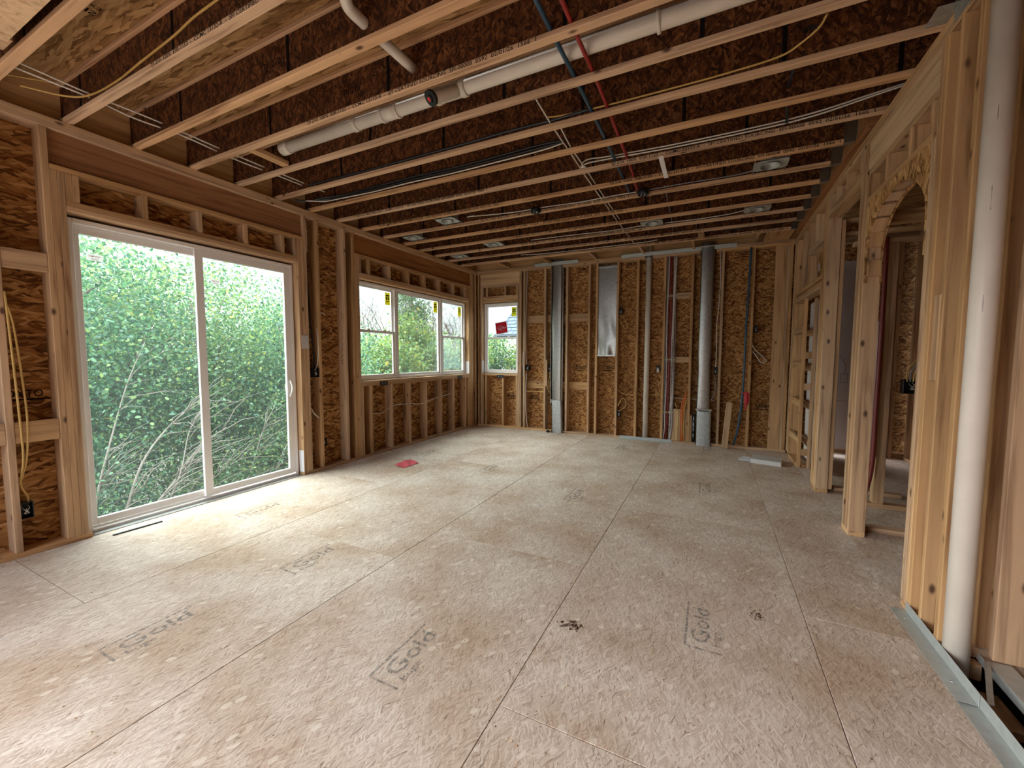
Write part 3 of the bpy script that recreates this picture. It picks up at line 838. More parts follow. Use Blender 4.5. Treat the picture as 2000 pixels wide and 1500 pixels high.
# arch: two cut strand-board faces with blocks between them along the curve
yc, hw = 3.526, 0.503
def arch_z(u): return 2.20 + 0.315 * math.sqrt(max(0.0, 1 - u * u))
poly = [(yc - hw, 2.581), (yc - hw, 1.98)] + [(yc - hw + 0.018, 1.98)] + \
       [(yc + (hw - 0.018) * math.sin(a), arch_z(math.sin(a))) for a in np.linspace(-math.pi / 2, math.pi / 2, 29)] + \
       [(yc + hw - 0.018, 1.98), (yc + hw, 1.98), (yc + hw, 2.581)]
prism('arch_face', wall_right, poly, XR, XR + 0.012, 'x', M['osb_arch'])
prism('arch_face', wall_right, poly, XRO - 0.012, XRO, 'x', M['osb_arch'])
for a in np.linspace(-1.32, 1.32, 9):
    y, z = yc + (hw - 0.018) * math.sin(a), arch_z(math.sin(a))
    sl = math.atan2(-0.315 * math.sin(a) , (hw - 0.018) * math.cos(a))
    o = piece('arch_block', wall_right, (XR + .013, y - 0.055, z + 0.003), (XRO - .013, y + 0.055, z + 0.041), LUM, axis='y')
    o.rotation_euler = (Euler((sl, 0, 0)).to_matrix() @ ROT['y'].to_matrix()).to_euler()
for y in (yc + hw - 0.056, yc - hw + 0.018):
    piece('arch_block', wall_right, (XR + .013, y, 2.03), (XRO - .013, y + 0.038, 2.145), LUM)
# near stud pack
studR(2.984, z1=2.580, name='jack_stud'); studR(2.938); studR(2.899)
studR(2.770, t=0.026); studR(2.593)
piece('scab_board', wall_right, (XR - .001, 2.797, 1.298), (XR + .03, 2.862, 1.738), LUM)
piece('bottom_plate', wall_right, (XR + .004, 2.76, 0), (XRO, 3.03, T), LUM)
piece('bottom_plate', wall_right, (XR + .004, 2.59, 0), (XRO, 2.66, T), LUM)
piece('far_stud', wall_right, (1.185, 2.545, 0.045), (1.325, 2.583, 3.118), LUM)
piece('far_stud', wall_right, (1.20, 2.72, 0.0), (1.34, 2.758, 3.118), LUM)
piece('far_stud', wall_right, (1.22, 3.05, 0.0), (1.36, 3.088, 3.118), LUM)
piece('far_stud', wall_right, (1.42, 2.10, 0.0), (1.56, 2.138, 3.118), LUM)
slab('sheathing_panel', wall_right, (1.345, 2.585, 0.0), (1.357, 3.04, 3.118), M['lvl_light'])
slab('sheathing_panel', wall_right, (1.362, 3.10, 0.0), (2.415, 3.112, 3.40), M['osb_back'])  # panel added to block light from the camera side and shade the hall
# framed niche with ladder blocking
piece('bottom_plate', wall_right, (XR, 6.29, 0), (XRO, 6.93, T), LUM)
piece('ladder_stud', wall_right, (XR, 6.255, 0), (XR + T, 6.289, 2.158), LUM)
piece('ladder_stud', wall_right, (XRO, 6.255, 0), (XRO + T, 6.289, 2.158), LUM)
for z in (0.30, 0.78, 1.27, 1.73):
    piece('ladder_block', wall_right, (XR, 6.291, z), (XR + T, 6.929, z + 0.09), LUM)
    piece('ladder_block', wall_right, (XRO, 6.291, z - .03), (XRO + T, 6.929, z + 0.05), LUM)
for z in (0.16, 1.00, 1.40):
    piece('ladder_block', wall_right, (XR + T + .001, 6.256, z), (XRO - .001, 6.288, z + 0.085), LUM)
slab('backing_board', wall_right, (1.195, 6.47, 0.03), (1.207, 6.93, 2.15), M['drywall'])
slab('sheathing_panel', wall_right, (1.27, 5.95, 0.03), (1.282, 7.15, 2.60), M['osb_left'])

# ---- unseen wall behind the camera, closed on its right half to cut rear light
wall_rear_unseen = empty('wall_rear_unseen', (0.9, -3.0, 0), kind='structure')
for a, b in ((-1.60, -0.6), (-0.6, 0.62), (0.62, 1.84), (1.84, 2.56)):
    slab('sheathing_panel', wall_rear_unseen, (a + .001, -3.012, 0), (b - .001, -3.0, 3.42), M['osb_back'])

# ---- hall beyond the right wall
wall_hall = empty('wall_hall', (1.7, 7.5, 0), kind='structure')
slab('wallboard', wall_hall, (1.20, 7.50, 0.06), (1.95, 7.515, 0.775), M['drywall'])
slab('wallboard', wall_hall, (1.20, 7.50, 0.782), (1.95, 7.515, 2.80), M['drywall'])
for x in (1.955, 2.10, 2.25): piece('stud', wall_hall, (x, 7.40, 0.0), (x + T, 7.514, 3.04), LUM)
piece('top_plate', wall_hall, (1.20, 7.40, 3.042), (2.41, 7.514, 3.12), LUM)
piece('bottom_plate', wall_hall, (1.285, 7.515, 0), (3.40, 7.63, 0.06), LUM)
slab('sheathing_panel', wall_hall, (1.285, 7.65, 0), (3.4, 7.662, 3.42), M['osb_back'])
wall_hall_side = empty('wall_hall_side', (2.4, 5.5, 0), kind='structure')
for i in range(12):
    piece('stud', wall_hall_side, (2.42, 2.9 + i * 0.406, T), (2.56, 2.938 + i * 0.406, 3.04), LUM)
piece('bottom_plate', wall_hall_side, (2.42, 2.4, 0), (2.56, 7.49, T), LUM)
piece('top_plate', wall_hall_side, (2.42, 2.4, 3.042), (2.56, 7.49, 3.12), LUM)
slab('sheathing_panel', wall_hall_side, (2.562, -3.5, 0), (2.574, 5.0, 3.42), M['osb_left'])
slab('sheathing_panel', wall_hall_side, (2.562, 5.002, 0), (2.574, 7.6, 3.42), M['osb_left'])
wall_cross = empty('wall_hall_cross', (1.6, 4.95, 0), kind='structure')
piece('bottom_plate', wall_cross, (1.20, 4.90, 0), (2.41, 4.99, T), LUM)
piece('bottom_plate', wall_cross, (1.16, 4.19, 0), (2.41, 4.28, T), LUM)
piece('bottom_plate', wall_cross, (1.198, 5.32, 0), (1.75, 5.41, T), LUM)
piece('stud', wall_cross, (1.405, 4.90, T), (1.443, 4.99, 2.46), LUM)
piece('stud', wall_cross, (1.444, 4.90, T), (1.482, 4.99, 2.46), LUM)
piece('head_plate', wall_cross, (1.16, 4.90, 2.462), (2.41, 4.99, 2.50), LUM)
piece('head_plate', wall_cross, (1.16, 4.19, 2.46), (2.41, 4.28, 2.555), LUM)
piece('head_plate', wall_cross, (1.16, 5.33, 2.80), (2.41, 5.42, 2.838), LUM)
piece('head_plate', wall_cross, (1.16, 5.33, 2.66), (2.41, 5.42, 2.698), LUM)
for x in (1.85, 2.05): piece('stud', wall_cross, (x, 4.90, T), (x + T, 4.99, 2.46), LUM)

# ---- ceiling: wood I-joists, deck, rim, beam, hangers
ceiling = empty('ceiling', (-1.6, 3.5, ZC), kind='structure')
FW, FH = 0.052, 0.032
STAMP = 'TJI 210  100%  ESR-1153  -  CCMC 13132-R  -  SFI CERTIFIED SOURCING  SFI-00008  0592  02/01/26  1566  1'
webx = {}
joists = []
for k in range(-10, 14):
    y = 1.36 + 0.406 * k
    x1 = 0.93 if y > 4.0 else (1.0 if abs(y - 2.578) < .01 else 3.35)
    if y < 2.5: x1 = 3.35
    j = bpy.data.objects.new('joist', None); link(j, ceiling, (-1.6, y, ZC))
    piece('bottom_flange', j, (-4.408, y - FW / 2, ZC), (x1, y + FW / 2, ZC + FH), M['flange'], 0.003)
    piece('top_flange', j, (-4.408, y - FW / 2, ZD - FH - .002), (x1, y + FW / 2, ZD - .002), M['flange'], 0.003)
    xs = [-4.408]
    step = 1.22
    x = -4.408 + 0.35 + (k * 0.43) % 1.0
    while x < x1 - 0.2:
        xs.append(x); x += step
    xs.append(x1)
    for a, b in zip(xs[:-1], xs[1:]):
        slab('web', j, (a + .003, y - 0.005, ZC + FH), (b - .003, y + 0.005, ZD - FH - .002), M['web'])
        if b < x1: slab('web_splice', j, (b - .012, y - 0.0075, ZC + FH + .002), (b + .012, y + 0.0075, ZD - FH - .004), M['ink'])
    joists.append((k, y, j))
    jx = {0: [-3.05], 1: [], 2: [-2.75], 3: [], 4: [], 5: [], 6: [-3.98, -0.875], 7: [-4.02, -0.978], 8: [-2.7], 9: [-2.8], 10: [-2.6], 11: [-2.7], 12: [-2.0], 13: [-1.0]}.get(k, [])
    for tx in jx:
        text('print', j, STAMP, 0.033, (tx, y - FW / 2 - .0008, ZC + 0.0045), (1, 0, 0), (0, 0, 1), M['ink'], sx=1.22)
    if k in (1, 2, 3, 5, 7, 9):
        text('print', j, 'TJI 210', 0.06, (-2.9 + 0.25 * k, y - .0062, ZC + 0.12), (1, 0, 0), (0, 0, 1), M['ink'])
# deck sheets
yy = -3.0
i = 0
while yy < 7.6:
    y2 = min(yy + 1.22, 7.85)
    for a, b in ((-4.46, -2.9), (-2.9, -0.46), (-0.46, 1.98), (1.98, 3.42)):
        slab('deck_panel', ceiling, (a + .001, yy + .001, ZD), (b - .001, y2 - .001, ZD + 0.02), M['deck'])
    yy = y2; i += 1
text('printed_stamp', ceiling, 'SHEATHING', 0.07, (-3.35, 1.20, ZD - .0012), (0, -1, 0), (1, 0, 0), M['ink'])
text('printed_stamp', ceiling, 'EXPOSURE 1', 0.045, (-3.27, 1.20, ZD - .0012), (0, -1, 0), (1, 0, 0), M['ink'])
text('printed_stamp', ceiling, 'THIS SIDE', 0.035, (-2.12, 1.66, ZD - .0012), (0, -1, 0), (1, 0, 0), M['ink'])
text('printed_stamp', ceiling, 'DOWN', 0.035, (-2.08, 1.66, ZD - .0012), (0, -1, 0), (1, 0, 0), M['ink'])
piece('rim_board', ceiling, (-4.45, -3.0, ZC), (-4.412, 3.2, ZD), M['lvl_light']); piece('rim_board', ceiling, (-4.45, 3.202, ZC), (-4.412, 7.31, ZD), M['lvl_light'])
piece('rim_board', ceiling, (-4.41, 7.272, ZC), (1.2, 7.31, ZD), M['lvl_light'])
piece('beam', ceiling, (0.955, 4.0, ZC), (1.15, 7.27, ZD), LVL)
for k, y, j in joists:
    if y > 4.0:
        hgr = bpy.data.objects.new('joist_hanger', None); link(hgr, ceiling, (0.945, y, ZC))
        slab('seat_plate', hgr, (0.88, y - .03, ZC - .0025), (0.953, y + .03, ZC - .0005), M['galv'])
        for s in (-1, 1):
            slab('side_plate', hgr, (0.88, y + s * .030 - .0008, ZC), (0.953, y + s * .030 + .0008, ZC + 0.20), M['galv'])
        slab('face_plate', hgr, (0.9525, y - .06, ZC + .01), (0.9545, y - .032, ZC + 0.22), M['galv'])
for x in (-3.60, -2.75, -1.9, -1.1, -0.34, 0.50):
    piece('blocking', ceiling, (x, 6.666, ZC), (x + 0.038, 7.17, ZC + 0.09), LUM)
piece('blocking', ceiling, (0.62, 6.69, ZC), (0.94, 7.17, ZC + 0.038), LUM)
piece('blocking', ceiling, (-0.24, 6.26, ZC), (-0.16, 6.61, ZC + 0.038), LUM)
piece('blocking', ceiling, (-3.60, 2.20, ZC + .03), (-3.52, 2.55, ZC + 0.068), LUM)
piece('strap', ceiling, (-0.47, 3.77, ZC - .008), (-0.43, 4.23, ZC - .001), M['vinyl'])
slab('plywood_sheet', ceiling, (-3.465, 0.10, ZC - 0.019), (-1.2, 0.876, ZC - .001), M['lvl_light'])
piece('blocking', ceiling, (-3.62, 0.57, ZC), (-3.47, 0.90, ZC + 0.038), LUM)

# ================================================================== THINGS INDOORS
def cyl(name, parent, p0, p1, r, mat, n=24):
    return tube(name, parent, [p0, p1], r, mat, n=n, smooth=False)

def lathe(name, parent, c, prof, mat, n=28, flip=False):
    """profile of (radius, height) pairs turned about the vertical through c"""
    vs, fs = [], []
    loc = WLOC[parent.name] if parent is not None else Vector(c)
    c = Vector(c) - loc
    for r, h in prof:
        for k in range(n):
            a = 2 * math.pi * k / n
            vs.append((c.x + r * math.cos(a), c.y + r * math.sin(a), c.z + h))
    for i in range(len(prof) - 1):
        for k in range(n):
            q = (i * n + k, i * n + (k + 1) % n, (i + 1) * n + (k + 1) % n, (i + 1) * n + k)
            fs.append(q[::-1] if flip else q)
    return mesh_obj(name, vs, fs, mat, parent, loc, smooth=True)

# ---- overhead white drain with couplings and a black cleanout
Yd, Zd = 2.452, 3.236
t = empty('drain_pipe', (-1.5, Yd, Zd - 0.045), 'long white plastic drain pipe running between two ceiling joists', 'pipe')
cyl('pipe', t, (-3.47, Yd, Zd), (2.40, Yd, Zd), 0.045, M['pvc'], 28)
def ring(nm, a, b, r): cyl(nm, t, (a, Yd, Zd), (b, Yd, Zd), r, M['pvc'], 28)
ring('coupling', -3.46, -3.36, 0.052)
ring('coupling', -2.60, -2.55, 0.051)
ring('coupling', -2.285, -2.15, 0.050); ring('coupling_rim', -2.300, -2.278, 0.054); ring('coupling_rim', -2.160, -2.138, 0.054)
ring('tee_fitting', -1.80, -1.56, 0.050); ring('tee_rim', -1.80, -1.765, 0.055); ring('tee_rim', -1.590, -1.550, 0.056)
ring('coupling', -0.33, -0.31, 0.056)
br = tube('cleanout_branch', t, [(-1.62, 2.42, 3.21), (-1.66, 2.31, 3.13), (-1.69, 2.255, 3.096)], 0.040, M['pvc'], n=20)
d = Vector((-0.35, -0.62, -0.70)).normalized(); c0 = Vector((-1.685, 2.25, 3.096))
cap = cyl('cleanout_cap', t, c0, c0 + d * 0.022, 0.048, M['black'], 24)
cyl('cap_plug', cap, c0 + d * 0.022, c0 + d * 0.032, 0.024, M['black'], 16)
cyl('cap_stamp', cap, c0 + d * 0.0322, c0 + d * 0.0332, 0.014, M['red_ink'], 14)
t2 = empty('trap_pipe', (-1.76, 1.60, 3.20), 'short white drain stub dropping from the deck and elbowing through a joist', 'pipe')
tube('pipe', t2, [(-1.735, 1.575, 3.418), (-1.735, 1.575, 3.30), (-1.738, 1.585, 3.262), (-1.75, 1.62, 3.236), (-1.765, 1.66, 3.232), (-1.77, 1.80, 3.236), (-1.77, 2.165, 3.245)], 0.030, M['pvc'], n=18, k=5)
cyl('coupling', t2, (-1.735, 1.575, 3.30), (-1.735, 1.575, 3.35), 0.036, M['pvc'], 20)

# ---- big white stack in the near wall, slim one in the far wall
t = empty('soil_pipe', (1.063, 2.545, -0.16), 'thick white plastic pipe standing in the gap of the nearest stud wall', 'pipe')
cyl('pipe', t, (1.063, 2.545, -0.38), (1.063, 2.545, 3.41), 0.046, M['pvc'], 36)
for z, h in ((2.05, .10), (1.62, .07), (2.42, .06)):
    flat_quads('print', t, [[(1.063 + 0.0463 * math.cos(a0), 2.545 + 0.0463 * math.sin(a0), z) for a0 in (4.25, 4.31)] +
                            [(1.063 + 0.0463 * math.cos(a0), 2.545 + 0.0463 * math.sin(a0), z + h) for a0 in (4.31, 4.25)]], M['ink_faded'])
t = empty('vent_pipe', (-1.0, 7.215, 0), 'slim white plastic pipe standing between studs of the far wall', 'pipe')
cyl('pipe', t, (-1.0, 7.215, 0.004), (-1.0, 7.215, 3.40), 0.043, M['pvc'], 28)
lathe('collar', t, (-1.0, 7.215, 3.036), [(0.043, 0), (0.062, 0), (0.064, 0.012), (0.064, 0.03), (0.043, 0.032)], M['galv_dull'])

# ---- sheet metal ducts in the far wall
def duct_ring(x0, x1, y0, y1, z, r=0.028, n=4):
    pts = []
    for cx, cy, a0 in ((x1 - r, y1 - r, 0), (x0 + r, y1 - r, 90), (x0 + r, y0 + r, 180), (x1 - r, y0 + r, 270)):
        for i in range(n + 1):
            a = math.radians(a0 + 90 * i / n)
            pts.append((cx + r * math.cos(a), cy + r * math.sin(a), z))
    return pts
def duct(name, parent, rings, mat):
    loc = WLOC[parent.name]
    vs, fs = [], []
    n = len(rings[0])
    for i, rg in enumerate(rings):
        vs += [Vector(p) - loc for p in rg]
        if i:
            for k in range(n):
                fs.append(((i - 1) * n + k, (i - 1) * n + (k + 1) % n, i * n + (k + 1) % n, i * n + k))
    o = mesh_obj(name, vs, fs, mat, parent, loc)
    for p in o.data.polygons: p.use_smooth = True
    return o
t = empty('metal_duct', (-2.58, 7.21, 0), 'tall narrow metal duct nearest the corner window with flared foot', 'duct')
duct('riser', t, [duct_ring(-2.705 + 0.010 * w, -2.505, 7.165 + 0.006 * w, 7.255, z) for z, w in ((0.58, 1), (0.9, .2), (1.5, .8), (2.1, 0), (2.6, .5), (3.20, 0))], M['galv'])
duct('boot', t, [duct_ring(-2.690, -2.495, 7.150, 7.255, 0.60), duct_ring(-2.675, -2.480, 7.130, 7.255, 0.40), duct_ring(-2.665, -2.465, 7.118, 7.255, 0.0)], M['galv_dull'])
slab('seam_flange', t, (-2.716, 7.16, 0.50), (-2.706, 7.24, 3.04), M['galv'], .001)
slab('seam_flange', t, (-2.504, 7.19, 0.60), (-2.490, 7.23, 3.04), M['galv'], .001)
slab('slip_band', t, (-2.718, 7.150, 0.555), (-2.640, 7.158, 0.62), M['galv'], .001)
t = empty('metal_duct', (-0.11, 7.21, 0), 'wide metal duct with a clamp band beside the leaning board', 'duct')
duct('riser', t, [duct_ring(-0.214 + 0.008 * w, -0.020 - 0.006 * w, 7.150 + 0.008 * w, 7.26, z) for z, w in ((0.56, 0), (0.8, .6), (1.25, 1.2), (1.45, .2), (1.9, .6), (2.5, 0), (3.20, 0))], M['galv'])
duct('boot', t, [duct_ring(-0.206, 0.006, 7.140, 7.26, 0.58), duct_ring(-0.200, 0.010, 7.112, 7.26, 0.0)], M['galv_dull'])
slab('clamp_band', t, (-0.222, 7.128, 0.556), (0.014, 7.140, 0.592), M['galv'], .003)
slab('clamp_slot', t, (-0.170, 7.124, 0.552), (-0.03, 7.128, 0.566), M['ink'], .001)
# wavy shiny panel
t = empty('return_panel', (-1.68, 7.21, 1.42), 'shiny crumpled sheet metal panel closing one stud bay', 'panel')
nx, nz_ = 22, 60
vs = []
for i in range(nz_ + 1):
    for k in range(nx + 1):
        u, v = k / nx, i / nz_
        a = max(0, 1 - v / 0.55)
        dy = -0.016 * a * math.exp(-((u - 0.5 - 0.12 * math.sin(v * 6)) / 0.26) ** 2) + 0.004 * a * math.sin(u * 9 + v * 14) - 0.004 * math.sin(v * 3.1) * math.sin(u * 3.1)
        vs.append((-1.841 + 0.318 * u, 7.205 + dy, 1.44 + 1.54 * v))
fs = [(i * (nx + 1) + k, i * (nx + 1) + k + 1, (i + 1) * (nx + 1) + k + 1, (i + 1) * (nx + 1) + k) for i in range(nz_) for k in range(nx)]
loc = WLOC[t.name]
mesh_obj('sheet', [Vector(v) - loc for v in vs], fs, M['galv'], t, loc, smooth=True)
slab('bottom_lip', t, (-1.841, 7.168, 1.425), (-1.521, 7.206, 1.452), M['galv'], .002)
slab('top_lip', t, (-1.841, 7.175, 2.965), (-1.521, 7.206, 2.995), M['galv'], .002)

# ---- galvanised angles
def angle(name, label, lo, hi, run, ver, flange, flip=1, group=None):
    """L section along an axis: vertical leg and horizontal flange"""
    t = empty(name, [(lo[i] + hi[i]) / 2 for i in range(3)], label, 'bracket', group)
    slab('vertical_leg', t, *ver, M['galv_angle'], .0005); slab('flange', t, *flange, M['galv_angle'], .0005)
    return t
a = angle('steel_angle', 'long galvanised steel angle on the floor under the thick white pipe', (0.95, 2.2, 0), (1.02, 2.95, 0.06), 'y',
      ((1.0125, 2.236, 0.003), (1.0148, 2.94, 0.062)), ((0.945, 2.236, 0.0085), (1.0124, 2.94, 0.0105)))
for y in (2.36, 2.84): lathe('screw', a, (0.98, y, 0.0106), [(0.006, 0), (0.006, .002), (0.0, .003)], M['silver'], 10)
b_ = angle('steel_angle', 'galvanised steel angle continuing out of frame at the bottom right corner', (0.95, 0.9, 0), (1.02, 2.3, 0.06), 'y',
      ((1.0165, 0.6, 0.001), (1.0188, 2.28, 0.058)), ((0.950, 0.6, 0.0012), (1.0164, 2.30, 0.0032)))
c_ = angle('steel_angle', 'galvanised steel angle at the foot of the nearest bare stud', (1.15, 1.0, 0.04), (1.2, 2.6, 0.1), 'y',
      ((1.158, 1.0, 0.001), (1.1605, 2.59, 0.043)), ((1.1606, 1.0, 0.0405), (1.245, 2.54, 0.043)))
st = empty('steel_strap', (1.09, 2.35, 0.03), 'short grey steel strap bridging the two floor angles', 'strap')
o = mesh_obj('strap_plate', [Vector(p) - WLOC[st.name] for p in [(1.020, 2.20, .05), (1.040, 2.20, .05), (1.172, 2.53, .0455), (1.150, 2.53, .0455), (1.020, 2.20, .053), (1.040, 2.20, .053), (1.172, 2.53, .0485), (1.150, 2.53, .0485)]],
         [(3, 2, 1, 0), (4, 5, 6, 7), (0, 1, 5, 4), (1, 2, 6, 5), (2, 3, 7, 6), (3, 0, 4, 7)], M['galv_dull'], st, WLOC[st.name])
for (x0, x1, lab) in ((-3.05, -2.21, 'galvanised strip across the top plate over the narrow duct'), (-1.45, -0.625, 'galvanised strip across the top plate over the slim white pipe'), (-0.62, 0.275, 'galvanised strip across the top plate over the wide duct')):
    t = angle('steel_angle', lab, (x0, 7.1, 3.1), (x1, 7.16, 3.17), 'x', ((x0, 7.162, 3.085), (x1, 7.1645, 3.132)), ((x0, 7.10, 3.1325), (x1, 7.1645, 3.1345)))
    for x in (x0 + .06, x1 - .06): lathe('screw', t, (x, 7.1610, 3.108), [(0.008, 0), (0.0, .002)], M['silver'], 10)
angle('steel_angle', 'galvanised angle on the floor at the foot of the slim white pipe', (-1.42, 7.1, 0), (-.57, 7.16, .05), 'x',
      ((-1.42, 7.162, 0.003), (-0.57, 7.1645, 0.048)), ((-1.42, 7.105, 0.001), (-0.57, 7.1645, 0.003)))
t = empty('tie_plate', (1.03, 2.92, 3.12), 'bent galvanised plate on top of the nearest stud wall', 'bracket')
slab('plate', t, (0.93, 2.80, 3.1205), (1.10, 2.95, 3.123), M['galv_dull'], .0005)
slab('upstand', t, (1.012, 2.68, 3.06), (1.0145, 2.86, 3.25), M['galv_dull'], .0005)

# ---- water tubes overhead
def run(name, pts, r, mat, label, cat, group=None, k=6, n=8):
    o = tube(name, None, pts, r, mat, n=n, k=k)
    return tag(o, label, cat, group)
run('water_tube', [(-0.82, 0.70, 3.19), (-0.83, 1.36, 3.175), (-0.835, 2.0, 3.166), (-0.833, 2.6, 3.168), (-0.832, 3.2, 3.172), (-0.84, 3.9, 3.168), (-0.852, 4.585, 3.17)], 0.0135, M['blue'],
    'blue plastic water tube threaded through the ceiling joists', 'tube')
run('water_tube', [(-0.73, 0.70, 3.19), (-0.722, 1.36, 3.175), (-0.722, 2.2, 3.168), (-0.718, 2.72, 3.17), (-0.728, 3.4, 3.17), (-0.734, 3.9, 3.166), (-0.76, 4.40, 3.17), (-0.76, 4.49, 3.155)], 0.0130, M['red'],
    'red plastic water tube threaded through the ceiling joists', 'tube')
run('water_tube', [(0.462, 7.13, 3.05), (0.452, 7.13, 2.4), (0.440, 7.13, 1.9), (0.435, 7.12, 1.2), (0.42, 7.12, 0.7), (0.38, 7.13, 0.3), (0.33, 7.155, 0.05)], 0.016, M['blue'],
    'dark blue water tube running down the far wall beside a stud', 'tube')
rag = empty('red_ribbon', (0.47, 7.13, 0.62), 'red marking ribbon tied round the dark blue tube', 'ribbon')
for pts, r in (([(0.42, 7.10, 0.86), (0.47, 7.095, 0.885), (0.50, 7.10, 0.87), (0.515, 7.12, 0.84)], 0.010), ([(0.47, 7.095, 0.87), (0.475, 7.085, 0.76), (0.468, 7.09, 0.60)], [0.018, 0.028, 0.008]),
               ([(0.49, 7.095, 0.87), (0.505, 7.088, 0.78), (0.497, 7.09, 0.70)], [0.012, 0.016, 0.006])):
    tube('ribbon_tail', rag, pts, r, M['red_ink'], n=6)
run('conduit_tube', [(1.375, 4.86, 2.50), (1.376, 4.85, 1.8), (1.372, 4.85, 1.0), (1.37, 4.86, 0.4), (1.33, 4.90, 0.05)], 0.020, M['dkred'],
    'dark red tube running down a stud seen through the arch', 'tube')
run('dark_cable', [(1.356, 4.88, 1.75), (1.354, 4.88, 1.1), (1.35, 4.88, 0.5)], 0.012, M['tape'], 'white tube behind the dark red tube in the arch', 'tube')

# ---- cables overhead
WC, GC, YC, BC = M['white_cable'], M['grey_cable'], M['yellow_cable'], M['black_cable']
run('cable', [(-3.945, 0.60, 3.205), (-3.94, 1.02, 3.20), (-3.925, 1.36, 3.20), (-3.95, 1.6, 3.195), (-3.92, 1.9, 3.20), (-3.935, 2.2, 3.197), (-3.95, 2.4, 3.20), (-3.92, 2.8, 3.20), (-3.92, 3.10, 3.205)], 0.0062, WC, 'pair partner nearest the wall of white cables crossing the joists by the door', 'cable', 'white cables crossing the joists')
run('cable', [(-3.915, 0.60, 3.225), (-3.91, 1.02, 3.225), (-3.905, 1.36, 3.215), (-3.90, 1.75, 3.222), (-3.90, 2.2, 3.215), (-3.91, 2.6, 3.222), (-3.89, 3.0, 3.22), (-3.85, 3.2, 3.2)], 0.0058, WC, 'pair partner nearest the room of white cables crossing the joists by the door', 'cable', 'white cables crossing the joists')
run('cable', [(-1.13, 2.585, 3.17), (-1.135, 2.75, 3.16), (-1.15, 3.1, 3.165), (-1.15, 3.5, 3.16), (-1.16, 3.95, 3.16), (-1.16, 4.4, 3.16), (-1.16, 5.4, 3.165), (-1.15, 6.6, 3.17)], 0.006, WC, 'white cable crossing the middle joists, left of the water tubes', 'cable', 'white cables crossing the joists')
run('cable', [(-1.10, 3.05, 3.17), (-1.12, 3.4, 3.165), (-1.12, 3.9, 3.168), (-1.125, 4.4, 3.168), (-1.125, 5.4, 3.172)], 0.006, WC, 'white cable close beside the one crossing the middle joists', 'cable', 'white cables crossing the joists')
run('cable', [(-0.50, 4.55, 3.17), (-0.52, 5.4, 3.17), (-0.55, 6.2, 3.17)], 0.005, GC, 'thin grey cable crossing joists past the round box', 'cable')
yj = lambda k: 1.36 + 0.406 * k
run('cable', [(-2.0, yj(0) - .012, 3.33), (-2.315, yj(0) - .012, 3.28), (-2.6, yj(0) - .014, 3.262), (-2.815, yj(0) - .012, 3.235), (-3.2, yj(0) - .014, 3.205), (-3.5, yj(0) - .012, 3.185), (-3.85, yj(0) - .02, 3.19), (-3.98, yj(0) - .10, 3.17), (-4.1, yj(0) - .28, 3.17)], 0.0062, YC, 'yellow cable stapled to the joist nearest the door head', 'cable')
run('cable', [(-4.15, 1.25, 3.30), (-4.2, 0.95, 3.22), (-4.22, 0.72, 3.18)], 0.006, YC, 'short yellow cable drooping at the ceiling edge above the wall stud', 'cable')
run('cable', [(0.47, 2.70, 3.175), (0.455, 2.80, 3.185), (0.38, 2.90, 3.185), (0.29, 2.955, 3.182), (0.05, 2.965, 3.175), (-0.30, 2.965, 3.172), (-0.74, 2.968, 3.178), (-1.0, 2.962, 3.185), (-1.10, 2.93, 3.175), (-1.14, 2.90, 3.165)], 0.006, YC, 'yellow cable stapled along a joist right of the water tubes', 'cable')
run('cable', [(-0.83, yj(4) - .03, 3.175), (-1.1, yj(4) - .022, 3.172), (-1.5, yj(4) - .02, 3.178), (-1.95, yj(4) - .02, 3.172), (-2.4, yj(4) - .02, 3.172), (-2.9, yj(4) - .018, 3.168), (-3.4, yj(4) - .02, 3.172), (-3.8, yj(4) - .02, 3.18)], 0.010, BC, 'black cable lying along a joist from the blue tube', 'cable')
for i, (dz, m, lab, r) in enumerate(((0, WC, 'light grey cable of the dark bundle along a joist above the window post', .0058), (0.03, BC, 'lower black cable of the bundle along a joist above the window post', .010), (0.055, BC, 'upper black cable of the bundle along a joist above the window post', .010))):
    y0 = yj(5) - 0.018 - (0.012 if i == 0 else 0)
    run('cable', [(-1.18, y0 + .002, 3.20 + dz * .5), (-1.40, y0 - .006, 3.178 + dz), (-1.85, y0, 3.172 + dz), (-2.3, y0, 3.166 + dz), (-2.8, y0 - .004, 3.17 + dz), (-3.3, y0, 3.166 + dz), (-3.75, y0 - .01, 3.17 + dz * .7), (-3.98, y0 - .05 - .02 * i, 3.16 + dz * .5), (-4.12, y0 - .16, 3.15), (-4.2, y0 - 0.22 - .03 * i, 3.135)], r, m, lab, 'cable')
for i, (dx, dz) in enumerate(((0, 0), (0.02, 0.022))):
    run('cable', [(1.35, 3.65 + dx, 3.235 + dz), (1.0, 3.69 + dx, 3.21 + dz), (0.6, 3.755, 3.178 + dz), (0.2, 3.765, 3.168 + dz), (-0.29, 3.76, 3.165 + dz), (-0.6, 3.755, 3.17 + dz), (-0.9, 3.745, 3.175 + dz), (-1.08, 3.75 - dx, 3.178 + dz), (-1.15, 3.78, 3.165 + dz * .4), (-1.10, 3.77, 3.158)], 0.006, WC,
        ('lower' if i == 0 else 'upper') + ' of two white cables sagging to the stud wall top', 'cable')
run('cable', [(-0.78, yj(8) - .045, 3.158), (-1.0, yj(8) - .03, 3.165), (-1.4, yj(8) - .025, 3.16), (-1.75, yj(8) - .03, 3.168), (-1.88, yj(8) - .06, 3.16)], 0.0055, WC, 'white cable linking the two round black ceiling boxes', 'cable')
